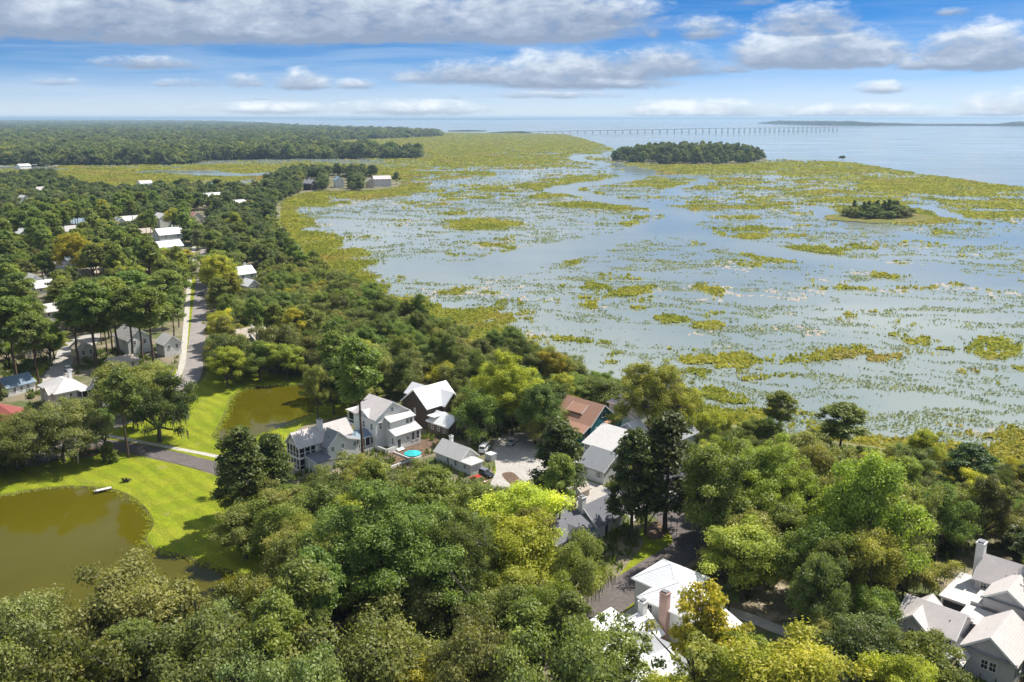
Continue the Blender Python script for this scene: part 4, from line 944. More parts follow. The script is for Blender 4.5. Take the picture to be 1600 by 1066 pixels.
for k, (px, py, wm, rm, lab) in enumerate([(132, 249, TAN, RN, 'tan house at the far marsh edge, first from the creek'), (166, 247, PALE, RT, 'house with reddish roof on the far marsh edge'), (182, 249.5, TAN, RT, 'brown house beside the reddish roofed one across the marsh'), (216, 248.5, PALE, RB, 'blue grey house across the marsh by round trees'),
                                    (250, 247, WHITE, RL, 'white house across the marsh near the dark pines'), (262, 247, PALE, RG, 'grey house next to the white one across the marsh'), (65, 251, TAN, RN, 'small tan house by the far creek landing'), (36, 256, WHITE, RL, 'white house near the far creek at the picture edge'), (92, 246.5, WHITE, RL, 'white house half hidden in the far woods')]):
    cottage(px, py, 8.0, 18, 12, 5.0, .5 + .3 * k, wm, rm, lab, axis='xy'[k % 2])
# docks on the far creek
for k, (px, py, L) in enumerate([(60, 259, 26), (82, 262, 22), (245, 257, 30), (45, 261, 24)]):
    t = thing('dock', ['wooden dock beside the far creek landing', 'grey dock reaching into the far creek', 'dock at the marsh edge below dark pines', 'dock nearest the picture edge on the far creek'][k], 'dock', (*G(px, py), 0), -.6 + .2 * k)
    panel('deck', t, -L / 2, L / 2, -2, 2, .6, .9, DECK); panel('dock_roof', t, L / 2 - 7, L / 2, -3, 3, 3.4, 3.8, RL['x'])
    for x in np.linspace(-L / 2 + 1, L / 2 - 1, 5): panel('pile', t, x - .2, x + .2, -1.6, -1.2, -1.5, .59, WOODW); panel('pile', t, x - .2, x + .2, 1.2, 1.6, -1.5, 3.39 if x > L / 2 - 8 else .59, WOODW)

# ------------------------------------------------------------------ vehicles and small things
TYRE = mat('tyre', (.02, .02, .02), .8); RIM = mat('rim', (.45, .45, .46), .3, .5, .8); LAMP = mat('headlight_glass', (.75, .75, .72), .1, .6); TAIL = mat('tail_light', (.4, .02, .02), .2, .5)
def vehicle(name, label, cat, px, rz, paint, L=4.0, Wd=1.75, kind='suv', scale=1.0, roofm=None):
    t = thing(name, label, cat, (*G(*px), .04), rz)
    prf = {'suv': [(-.5, .28), (-.5, .62), (-.47, .74), (-.12, .80), (.48, .82), (.5, .7), (.5, .28)],
           'car': [(-.5, .26), (-.5, .52), (-.46, .62), (-.16, .68), (.34, .70), (.49, .66), (.5, .5), (.5, .26)],
           'van': [(-.5, .3), (-.5, .8), (-.44, .95), (-.3, 1.0), (.48, 1.02), (.5, .9), (.5, .3)]}[kind]
    cab = {'suv': [(-.14, .80), (-.03, 1.42), (.46, 1.44), (.49, .82)], 'car': [(-.20, .68), (-.06, 1.12), (.20, 1.14), (.38, .70)], 'van': [(-.40, .98), (-.27, 1.72), (.48, 1.76), (.49, 1.02)]}[kind]
    H_ = 1.15
    def loft(profile, rings, m, nm, par):
        V = []; F = []; n = len(profile)
        for yy, sx, sz in rings:
            for a, z in profile: V.append((a * L * sx, yy * Wd, z * H_ * sz if z > .3 else z * H_))
        for r_ in range(len(rings) - 1):
            for i in range(n): j = (i + 1) % n; F.append((r_ * n + i, r_ * n + j, (r_ + 1) * n + j, (r_ + 1) * n + i))
        F.append(tuple(range(n))); F.append(tuple(reversed(range((len(rings) - 1) * n, len(rings) * n))))
        me = bpy.data.meshes.new(nm); me.from_pydata(V, [], F); me.update(); me.materials.append(m); return obj(nm, me, par)
    loft(prf, [(-.5, .95, .94), (-.46, .99, .985), (-.3, 1, 1), (.3, 1, 1), (.46, .99, .985), (.5, .95, .94)], paint, 'body', t)
    top = [(a, z) for a, z in cab]
    loft(top, [(-.42, 1, 1), (-.38, 1, 1.0), (.38, 1, 1.0), (.42, 1, 1)], roofm or paint, 'cabin', t)
    g = MB(); (a0, z0), (a1, z1), (a2, z2), (a3, z3) = cab; hz = lambda z: z * H_
    for s in (-1, 1):
        y0 = s * (.42 * Wd + .006); lo, hi_ = .18, .86
        q = [(a0 * L + (a1 - a0) * L * lo + .12, y0, hz(z0 + (z1 - z0) * lo)), (a1 * L + .1 - (a1 - a0) * L * (1 - hi_), y0, hz(z0 + (z1 - z0) * hi_)), (a2 * L - .15, y0, hz(z0 + (z1 - z0) * hi_)), (a3 * L - .2, y0, hz(z0 + (z1 - z0) * lo))]
        g.poly(q if s < 0 else q[::-1])
    g.build('side_window', DARKG, t)
    f_ = MB(); e = .02
    f_.poly([(a0 * L + (a1 - a0) * L * .1 - e, -.37 * Wd, hz(z0 + (z1 - z0) * .1)), (a0 * L + (a1 - a0) * L * .1 - e, .37 * Wd, hz(z0 + (z1 - z0) * .1)), (a0 * L + (a1 - a0) * L * .9 - e, .34 * Wd, hz(z0 + (z1 - z0) * .9)), (a0 * L + (a1 - a0) * L * .9 - e, -.34 * Wd, hz(z0 + (z1 - z0) * .9))][::-1])
    f_.build('windscreen', DARKG, t)
    f_ = MB(); f_.poly([(a3 * L + (a2 - a3) * L * k_ + e, s * Wd, hz(z3 + (z2 - z3) * k_)) for k_, s in ((.2, -.36), (.2, .36), (.85, .34), (.85, -.34))]); f_.build('rear_window', DARKG, t)
    tm = MB().cyl((0, -.1, 0), (0, .1, 0), .34, k=16).mesh('wheel', TYRE); rm_ = MB().cyl((0, -.11, 0), (0, .11, 0), .2, k=12).mesh('rim', RIM)
    for a in (-.32, .32):
        for s in (-1, 1): w = obj('wheel', tm, t, (a * L, s * (Wd / 2 - .08), .34)); obj('rim', rm_, w)
    for s in (-1, 1):
        panel('headlight', t, -.5 * L - .015, -.5 * L + .12, s * Wd * .36 - .16, s * Wd * .36 + .16, hz(.46), hz(.56), LAMP); panel('tail_light', t, .5 * L - .1, .5 * L + .015, s * Wd * .40 - .1, s * Wd * .40 + .1, hz(.46), hz(.60), TAIL)
    t.scale = (scale,) * 3
    return t
PR = mat('red_paint', (.50, .02, .02), .25, .6); PK = mat('black_paint', (.03, .035, .045), .25, .6); PW = mat('white_paint', (.75, .75, .75), .3, .5); PS = mat('silver_paint', (.42, .43, .45), .3, .5, .5); CANV = mat('grey_canvas', (.16, .16, .19), .8)
vehicle('parked_car', 'bright red car parked beside the white garage', 'car', (748, 753), YAW - math.pi / 2 + math.pi, PR, 4.2, 1.8, 'car', .95)
vehicle('parked_car', 'dark off roader with grey canvas top beside the red car', 'car', (760, 744), YAW - math.pi / 2 + math.pi, PK, 3.8, 1.75, 'suv', .95, CANV)
vehicle('parked_van', 'white van parked in tree shade by the turning circle', 'van', (757, 705), YAW + math.pi + .5, PW, 4.6, 1.8, 'van', .95)
vehicle('parked_car', 'silver car on the shaded driveway under the oaks', 'car', (800, 694), YAW + .3, PS, 4.2, 1.8, 'car', .9)
vehicle('parked_car', 'white car in the driveway beside the cream garage', 'car', (107, 580), YAW + math.pi / 2, PW, 4.2, 1.8, 'suv', .9)

vehicle('parked_car', 'silver car parked on the lower end of the pale curved driveway', 'car', (84, 604), YAW + math.pi / 2 + .2, PS, 4.3, 1.8, 'car', .9)
vehicle('parked_car', 'black car standing at the kerb far up the long street', 'car', (313, 462), math.pi / 2 + .05, PK, 4.3, 1.8, 'suv', .95)
# umbrella over the terrace
t = thing('parasol', 'turquoise parasol open over the terrace beside the oaks', 'parasol', (*G(645, 722), 0.1), .4)
MB().cyl((0, 0, 0), (0, 0, 2.7), .04).build('pole', TRIM, t)
c_ = MB(); k = 8
for i in range(k):
    a, b_ = 2 * math.pi * i / k, 2 * math.pi * (i + 1) / k
    c_.poly([(2.1 * math.cos(a), 2.1 * math.sin(a), 2.1), (2.1 * math.cos(b_), 2.1 * math.sin(b_), 2.1), (0, 0, 2.75)]); c_.poly([(2.1 * math.cos(a), 2.1 * math.sin(a), 1.9), (2.1 * math.cos(b_), 2.1 * math.sin(b_), 1.9), (2.1 * math.cos(b_), 2.1 * math.sin(b_), 2.099), (2.1 * math.cos(a), 2.1 * math.sin(a), 2.099)])
c_.build('canopy', mat('turquoise_canvas', (.03, .42, .42), .8), t)
panel('base', t, -.35, .35, -.35, .35, -.05, .08, CHIMG)
# small dock and the two chairs by the front pond
gx, gy = G(161, 766); t = thing('pond_dock', 'small white wooden dock at the edge of the front pond', 'dock', (gx, gy, -.1), math.radians(35))
for k in range(9): panel('plank', t, -1.7 + k * .38, -1.36 + k * .38, -.55, .55, .3, .36, mat('grey_plank', (.55, .53, .5), .8, var=.15, vscale=5))
for x in (-1.5, 1.5):
    for y in (-.5, .5): panel('post', t, x - .07, x + .07, y - .07, y + .07, -1.2, .9 if x < 0 else .29, WOODW)
panel('stringer', t, -1.7, 1.7, -.5, -.4, .15, .29, WOODW); panel('stringer', t, -1.7, 1.7, .4, .5, .15, .29, WOODW)
CH = mat('dark_chair_paint', (.035, .033, .03), .6)
def lawn_chair(px, rz, label):
    t = thing('lawn_chair', label, 'chair', (*G(*px), .03), rz, 'chairs by the front pond')
    s_ = MB(); s_.slab([(-.32, -.35, .42), (.32, -.35, .42), (.32, .3, .3), (-.32, .3, .3)], .05); s_.build('seat', CH, t)
    for k in range(5): MB().slab([(-.32 + k * .13, .3, .32), (-.21 + k * .13, .3, .32), (-.21 + k * .13, .62, 1.1), (-.32 + k * .13, .62, 1.1)], .04).build('back_slat', CH, t)
    for s in (-1, 1):
        MB().box(s * .40 - .08, s * .40 + .08, -.45, .42, .58, .62).build('armrest', CH, t); MB().box(s * .38 - .03, s * .38 + .03, -.40, -.32, 0, .575).build('leg', CH, t); MB().bar((s * .36, -.2, .38), (s * .36, .75, .02), .06).build('leg', CH, t)
    t.scale = (1.0,) * 3
lawn_chair((195, 753), math.radians(160), 'dark garden chair on the lawn, nearer the small white dock'); lawn_chair((201, 752.5), math.radians(150), 'dark garden chair on the lawn, farther from the small white dock')
# street lamps, mailboxes
def lamp(px, label):
    t = thing('street_lamp', label, 'lamp', (*G(*px), .03), 0, 'short black lamp posts')
    MB().cyl((0, 0, 0), (0, 0, 2.6), .06, .045).build('post', DOORM, t); MB().cyl((0, 0, 2.6), (0, 0, 3.0), .13, .18, 8).build('lantern', LAMP, t); MB().cyl((0, 0, 3.0), (0, 0, 3.25), .22, .02, 8).build('cap', DOORM, t)
lamp((1048, 829), 'short black lamp post on the grass at the road bend'); lamp((279, 590), 'short black lamp post where the long street bends'); lamp((1057, 838), 'short black post by the roadside beside the bend lamp')
t = thing('garden_fence', 'low white picket fence beside the tall white house', 'fence', (*G(560, 712), 0), YAW)
for k in range(26): panel('picket', t, k * .22, k * .22 + .12, -.03, .03, 0, 1.0, TRIM)
panel('rail', t, 0, 5.7, .031, .07, .3, .38, TRIM); panel('rail', t, 0, 5.7, .031, .07, .72, .8, TRIM)
# ------------------------------------------------------------------ trees: a few grown one by one, then set out as individuals
def tubes(paths, k=5):
    V = []; F = []; base = 0
    for pts, rad in paths:
        pts = np.asarray(pts, float); n = len(pts); T = np.gradient(pts, axis=0); T /= np.linalg.norm(T, axis=1)[:, None] + 1e-9
        s1 = np.cross(T, (0.31, .12, .95)); bad = np.linalg.norm(s1, axis=1) < .15; s1[bad] = np.cross(T[bad], (1, 0, 0)); s1 /= np.linalg.norm(s1, axis=1)[:, None]; s2 = np.cross(T, s1)
        for i in range(k):
            a = 2 * math.pi * i / k; V.append(pts + (s1 * math.cos(a) + s2 * math.sin(a)) * np.asarray(rad)[:, None])
        for r in range(n - 1):
            for i in range(k): j = (i + 1) % k; F.append((base + i * n + r, base + j * n + r, base + j * n + r + 1, base + i * n + r + 1))
        base += k * n
    return np.concatenate(V), np.array(F)
def cards(rng, C_, R_c, n_per, size, flat=.7, up=.45, el=1.6, rand=.8, tone_sd=.16):
    """leaf sprays: kite shaped faces over the shell of each clump"""
    m_ = len(C_); tot = m_ * n_per; ci = np.repeat(np.arange(m_), n_per)
    d = rng.randn(tot, 3); d /= np.linalg.norm(d, axis=1)[:, None]
    flip = (d[:, 2] < -.25) & (rng.rand(tot) < .75); d[flip, 2] *= -1
    rr = (.25 + .80 * rng.rand(tot) ** .55) * (1 + .22 * rng.randn(tot).clip(-2, 2))
    p = C_[ci] + d * np.stack([R_c[ci], R_c[ci], R_c[ci] * flat], 1) * rr[:, None]
    nrm = d * .7 + rng.randn(tot, 3) * rand * .6; nrm[:, 2] += up; nrm /= np.linalg.norm(nrm, axis=1)[:, None]
    t = np.cross(nrm, rng.randn(tot, 3)); t /= np.linalg.norm(t, axis=1)[:, None]; b_ = np.cross(nrm, t)
    s = size * (.6 + .8 * rng.rand(tot)); L = (s * el * .5)[:, None]; Wd = (s * .42)[:, None]; off = (s * rng.uniform(-.15, .15, tot))[:, None]
    bend = nrm * (s * .12)[:, None]
    V = np.stack([p - t * L, p + b_ * Wd + t * off + bend, p + t * L, p - b_ * Wd + t * off + bend], 1).reshape(-1, 3)
    F = np.arange(tot * 4).reshape(-1, 4)
    tone = np.clip(.5 + rng.randn(m_)[ci] * tone_sd + rng.randn(tot) * tone_sd * .9, 0, 1)
    return V, F, tone
def grow(kind, seed, lod=0, g=1.0):
    """returns (trunk mesh, crown mesh, extra mesh or None, height, radius, crown base height)"""
    rng = np.random.RandomState(seed); q = (1.0, .34, .1)[lod]; big = (1.0, 1.7, 3.0)[lod]
    paths = []; extra = None
    def shell(n, cx, r, zc, zu, zd, lob=.25, inner=.5):
        o = []; ph = rng.rand(6) * 6.28
        while len(o) < n:
            d = rng.randn(3); d /= np.linalg.norm(d)
            if d[2] < -.35: continue
            f_ = inner + (1 - inner) * rng.rand() ** .5
            a = math.atan2(d[1], d[0]); g = 1 + lob * (math.sin(2 * a + ph[0]) * .5 + math.sin(3 * a + ph[1] + 2 * d[2]) * .5 + math.sin(5 * a + ph[2] - 3 * d[2]) * .4)
            o.append((d[0] * r * f_ * g, d[1] * r * f_ * g, zc + d[2] * (zu if d[2] > 0 else zd) * f_ * (1 + .35 * (g - 1))))
        o = np.array(o)
        if n > 60:      # clumps gather on boughs, with gaps between
            nb = max(7, int(n / 8)); B_ = o[rng.choice(n, nb, replace=False)]; w_ = rng.randint(nb, size=n); j_ = rng.randn(n, 3) * np.array((1.35, 1.35, .95))
            o = np.where(rng.rand(n)[:, None] < .8, B_[w_] + j_, o)
        return o
    def wood(Cc, H0, zfork, r0, nl):
        top = np.array((rng.uniform(-.3, .3), rng.uniform(-.3, .3), zfork)); zz_ = np.linspace(0, 1, 5)
        pts = np.outer(1 - zz_, (0, 0, -.3)) + np.outer(zz_, top); pts[1:4] += rng.uniform(-.15, .15, (3, 3)) * (1, 1, 0)
        paths.append((pts, np.linspace(r0, r0 * .72, 5) * np.array([1.35, 1.05, 1, 1, 1])))
        ids = [rng.randint(len(Cc))]
        for _ in range(nl - 1):
            dd = np.min([np.linalg.norm(Cc - Cc[i], axis=1) for i in ids], axis=0); ids.append(int(dd.argmax()))
        limbs = []
        for i in ids:
            e = Cc[i]; tt = np.linspace(0, 1, 6)[:, None]; mid = top * .45 + e * .55 + np.array((0, 0, (e[2] - top[2]) * -.10))
            pth = (1 - tt) ** 2 * top + 2 * tt * (1 - tt) * mid + tt ** 2 * e; pth[1:-1] += rng.uniform(-.2, .2, (4, 3)) * r0
            paths.append((pth, np.linspace(r0 * .55, r0 * .12, 6))); limbs.append(pth)
        L = np.concatenate([p[1:] for p in limbs])
        if lod < 2:
            for c in Cc:
                j = np.argmin(np.linalg.norm(L - c, axis=1) + np.maximum(0, L[:, 2] - c[2]) * .8); s_ = L[j]
                if np.linalg.norm(c - s_) < .5: continue
                m_ = (s_ + c) / 2 + rng.uniform(-.3, .3, 3); paths.append((np.array([s_, m_, c + (c - s_) * .15]), np.array([r0 * .16, r0 * .10, r0 * .03])))
    if kind == 'oak':
        H, r = 13.0 * (1 + (g - 1) * .6), 8.2 * g; Cc = shell(int(92 * g * g), 0, r - 1.2, H * .4, H * .515, 2.2 * g, .28, .45); Rc = rng.uniform(1.2, 2.1, len(Cc))
        wood(Cc, H, 3.0, .55, 7); V, F, tone = cards(rng, Cc, Rc, int((330 if g == 1 else 300) * q), .25 * big * (1 if lod == 0 else 1.2), .70, .35)
        if lod == 0:   # moss hanging from the limbs
            low = Cc[(Cc[:, 2] < 8)]; n = 420; b_ = low[rng.randint(len(low), size=n)] + rng.uniform(-1.5, 1.5, (n, 3)) * (1, 1, .4); a = rng.rand(n) * 6.28; w = .10 + .12 * rng.rand(n); l = .7 + 1.5 * rng.rand(n)
            dx = np.stack([np.cos(a) * w, np.sin(a) * w, 0 * a], 1); dz = np.stack([0 * a + .1, 0 * a, -l], 1)
            MV = np.stack([b_ - dx, b_ + dx, b_ + dx * .3 + dz, b_ - dx * .3 + dz], 1).reshape(-1, 3); extra = mesh_np('hanging_moss', MV, np.arange(n * 4).reshape(-1, 4), MOSS)
    elif kind == 'broad':
        H, r = 18.0 * (1 + (g - 1) * .5), 6.0 * g; Cc = shell(int(105 * g * g), 0, r - 1.0, H * .51, H * .433, 5.0 * g, .26, .4); Rc = rng.uniform(1.0, 1.8, len(Cc))
        wood(Cc, H, 4.5, .42, 8); V, F, tone = cards(rng, Cc, Rc, int((300 if g == 1 else 210) * q), .25 * big * (1 if lod == 0 else 1.2), .85, .3)
    elif kind == 'airy':      # open crown, boughs showing
        H, r = 16.0, 5.4; Cc = shell(70, 0, r - .6, 9.0, H - 9.8, 5.0, .4, .35); Rc = rng.uniform(.7, 1.3, len(Cc))
        wood(Cc, H, 4.0, .36, 8); V, F, tone = cards(rng, Cc, Rc, int(95 * q), .32 * big, .8, .4)
    elif kind == 'tall':      # narrow, dark, ragged
        H, r = 21.0, 3.6; n = 84; z = 5.5 + (H - 6.3) * rng.rand(n); rad = r * (1 - ((z - 5) / (H - 4)) ** 2.2) * rng.uniform(.35, 1, n) ** .6; a = rng.rand(n) * 6.28
        Cc = np.stack([np.cos(a) * rad, np.sin(a) * rad, z], 1); Rc = rng.uniform(.7, 1.25, n)
        pts = np.stack([np.cumsum(rng.uniform(-.08, .08, 8)), np.cumsum(rng.uniform(-.08, .08, 8)), np.linspace(-.3, H - .8, 8)], 1); paths.append((pts, np.linspace(.34, .05, 8)))
        for c in Cc: paths.append((np.array([(np.interp(c[2] - .8, pts[:, 2], pts[:, 0]), np.interp(c[2] - .8, pts[:, 2], pts[:, 1]), c[2] - .8), c * (.5, .5, 1) - (0, 0, .3), c]), np.array([.09, .06, .02])))
        V, F, tone = cards(rng, Cc, Rc, int(110 * q), .34 * big, .75, .35)
    elif kind == 'pine':
        H, r = 22.0, 3.9; zb = 11.8; pts = np.stack([np.cumsum(rng.uniform(-.18, .18, 9)), np.cumsum(rng.uniform(-.18, .18, 9)), np.linspace(-.3, H - .6, 9)], 1); paths.append((pts, np.linspace(.30, .07, 9)))
        n = 58; z = zb + (H - zb) * rng.rand(n) ** .8; sh = np.sin(np.clip((z - zb + 1.2) / (H - zb + 1.5), 0, 1) * math.pi * .86 + .25); rad = r * sh * rng.uniform(.45, 1.05, n); a = rng.rand(n) * 6.28
        Cc = np.stack([np.interp(z, pts[:, 2], pts[:, 0]) + np.cos(a) * rad, np.interp(z, pts[:, 2], pts[:, 1]) + np.sin(a) * rad, z], 1); Rc = rng.uniform(.8, 1.4, n)
        for c in Cc:
            z0 = c[2] - .9; paths.append((np.array([(np.interp(z0, pts[:, 2], pts[:, 0]), np.interp(z0, pts[:, 2], pts[:, 1]), z0), (c * .6 + np.array((0, 0, z0 * .4 + .1))), c]), np.array([.10, .07, .03])))
        for _ in range(5):  # dead stubs below the crown
            z0 = rng.uniform(7, 13); a_ = rng.rand() * 6.28; l = rng.uniform(.6, 1.6); x0, y0 = np.interp(z0, pts[:, 2], pts[:, 0]), np.interp(z0, pts[:, 2], pts[:, 1]); paths.append((np.array([(x0, y0, z0), (x0 + l * .5 * math.cos(a_), y0 + l * .5 * math.sin(a_), z0 + .1), (x0 + l * math.cos(a_), y0 + l * math.sin(a_), z0 + .3)]), np.array([.05, .04, .015])))
        V, F, tone = cards(rng, Cc, Rc, int(190 * q), .29 * big, .88, .35, 2.0, 1.0)
    elif kind == 'bush':
        H, r = 2.6, 1.9; Cc = shell(26, 0, r - .4, .8, 1.5, .6, .25, .4); Rc = rng.uniform(.4, .75, len(Cc)); paths.append((np.array([(0, 0, -.2), (.1, 0, .6), (.1, .1, 1.4)]), np.array([.10, .08, .03])))
        V, F, tone = cards(rng, Cc, Rc, int(70 * q), .24 * big, .8, .4)
    elif kind == 'cone':
        H, r = 5.0, 1.7; n = 60; z = .5 + (H - 1) * rng.rand(n); rad = r * np.sqrt(np.clip(1 - z / H, 0, 1)) * rng.uniform(.5, 1, n); a = rng.rand(n) * 6.28; Cc = np.stack([np.cos(a) * rad, np.sin(a) * rad, z], 1); Rc = rng.uniform(.35, .6, n)
        paths.append((np.array([(0, 0, -.2), (0, 0, 2), (0, 0, 4)]), np.array([.16, .1, .04]))); V, F, tone = cards(rng, Cc, Rc, int(60 * q), .24 * big, 1.0, .3)
    z0 = {'oak': 2.0, 'broad': 4, 'airy': 4, 'tall': 4, 'pine': 12, 'bush': .1, 'cone': .1}[kind]
    crown = mesh_np('crown', V, F, LEAF); face_attr(crown, 'tone', tone)
    tv, tf = tubes(paths if lod < 2 else paths[:1], 5 if lod == 0 else 4)
    trunk = mesh_np('trunk', tv, tf, BARKP if kind == 'pine' else BARK, True)
    return dict(trunk=trunk, crown=crown, extra=extra, H=H, r=r, z0=z0)
BIG = {k: [grow(k, 300 + 13 * i + s_, 0, g_) for i in range(2)] for k, s_, g_ in (('oak', 1, 1.45), ('broad', 2, 1.9))}
def joined(pr, name):
    """trunk and crown as one mesh, for trees too small in the picture to show parts"""
    t, c = pr['trunk'], pr['crown']; nt_, nc = len(t.vertices), len(c.vertices)
    V = np.empty((nt_ + nc) * 3, np.float32); t.vertices.foreach_get('co', V[:nt_ * 3]); c.vertices.foreach_get('co', V[nt_ * 3:])
    ft = np.empty(len(t.loops), np.int32); t.loops.foreach_get('vertex_index', ft); fc = np.empty(len(c.loops), np.int32); c.loops.foreach_get('vertex_index', fc)
    F = np.concatenate([ft, fc + nt_]).reshape(-1, 4); me = mesh_np(name, V.reshape(-1, 3), F, c.materials[0]); me.materials.append(t.materials[0])
    me.polygons.foreach_set('material_index', np.r_[np.ones(len(ft) // 4, np.int32), np.zeros(len(fc) // 4, np.int32)])
    tn = np.empty(len(fc) // 4, np.float32); c.attributes['tone'].data.foreach_get('value', tn); face_attr(me, 'tone', np.r_[np.full(len(ft) // 4, .5), tn]); return me
NEAR = {k: [grow(k, 100 + 7 * i + hash_) for i in range(n)] for hash_, (k, n) in enumerate((('oak', 4), ('broad', 4), ('airy', 2), ('tall', 2), ('pine', 3), ('bush', 2), ('cone', 1)))}
MID = {}
for hash_, (k, n) in enumerate((('oak', 3), ('broad', 3), ('airy', 1), ('tall', 1), ('pine', 3), ('bush', 1))):
    MID[k] = []
    for i in range(n):
        pr = grow(k, 500 + 11 * i + hash_, 1); pr['one'] = joined(pr, 'tree'); MID[k].append(pr)
FARP = [joined(grow(k, 900 + i, 2), 'far_tree') for i, k in enumerate(('oak', 'broad', 'oak', 'oak', 'broad'))]

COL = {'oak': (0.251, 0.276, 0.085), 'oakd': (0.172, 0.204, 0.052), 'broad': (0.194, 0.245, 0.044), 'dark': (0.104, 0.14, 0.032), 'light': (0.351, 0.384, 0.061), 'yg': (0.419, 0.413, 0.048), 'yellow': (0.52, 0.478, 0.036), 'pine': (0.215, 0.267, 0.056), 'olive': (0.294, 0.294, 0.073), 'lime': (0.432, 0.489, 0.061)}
NAME = {'oak': 'live_oak', 'broad': 'broadleaf_tree', 'airy': 'open_crowned_tree', 'tall': 'tall_dark_tree', 'pine': 'pine_tree', 'bush': 'shrub', 'cone': 'conical_shrub'}
PLANTED = []      # (x, y, radius, z of crown middle, half height)
trng = random.Random(5)
def plant(kind, x, y, Hh, rad, col, label, group=None, near=True, idx=None, name=None, cat='tree'):
    lib = (NEAR if near else MID)[kind]; pr = lib[trng.randrange(len(lib)) if idx is None else idx % len(lib)]
    if near and kind in BIG and rad > pr['r'] * 1.3: pr = BIG[kind][(idx or 0) % 2 if idx is not None else trng.randrange(2)]
    sz = Hh / pr['H']; sx = rad / pr['r']; c = COL[col] if isinstance(col, str) else col
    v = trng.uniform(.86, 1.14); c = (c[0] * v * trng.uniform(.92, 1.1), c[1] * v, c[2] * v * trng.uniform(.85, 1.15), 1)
    nm = name or NAME[kind]
    if near:
        t = obj(nm, None, None, (x, y, 0), trng.uniform(0, 6.28)); t.empty_display_size = 1
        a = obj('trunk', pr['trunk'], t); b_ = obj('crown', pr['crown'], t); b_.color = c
        if pr['extra']: obj('hanging_moss', pr['extra'], t, kind='stuff')
    else:
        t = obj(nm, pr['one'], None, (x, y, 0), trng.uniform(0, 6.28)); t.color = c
    t.scale = (sx, sx, sz); t['label'] = label; t['category'] = cat
    if group: t['group'] = group
    zb = pr['z0'] * sz; PLANTED.append((x, y, rad, (zb + Hh) / 2, (Hh - zb) / 2)); return t
def tree(kind, cx, ytop, ybase, wpx, col, label, group=None, **kw):
    """a tree of the photograph: crown middle cx, top and (often hidden) foot rows, crown width in pixels"""
    x, y = G(cx, ybase); d = ray(cx, ytop); t = y / d[1]; Hh = CAM_H + d[2] * t
    _, _, depth = P(x, y, Hh / 2); rad = wpx / 2 * depth / FPX
    return plant(kind, x, y, max(Hh, 1.0), rad, col, label, group, True, **kw)

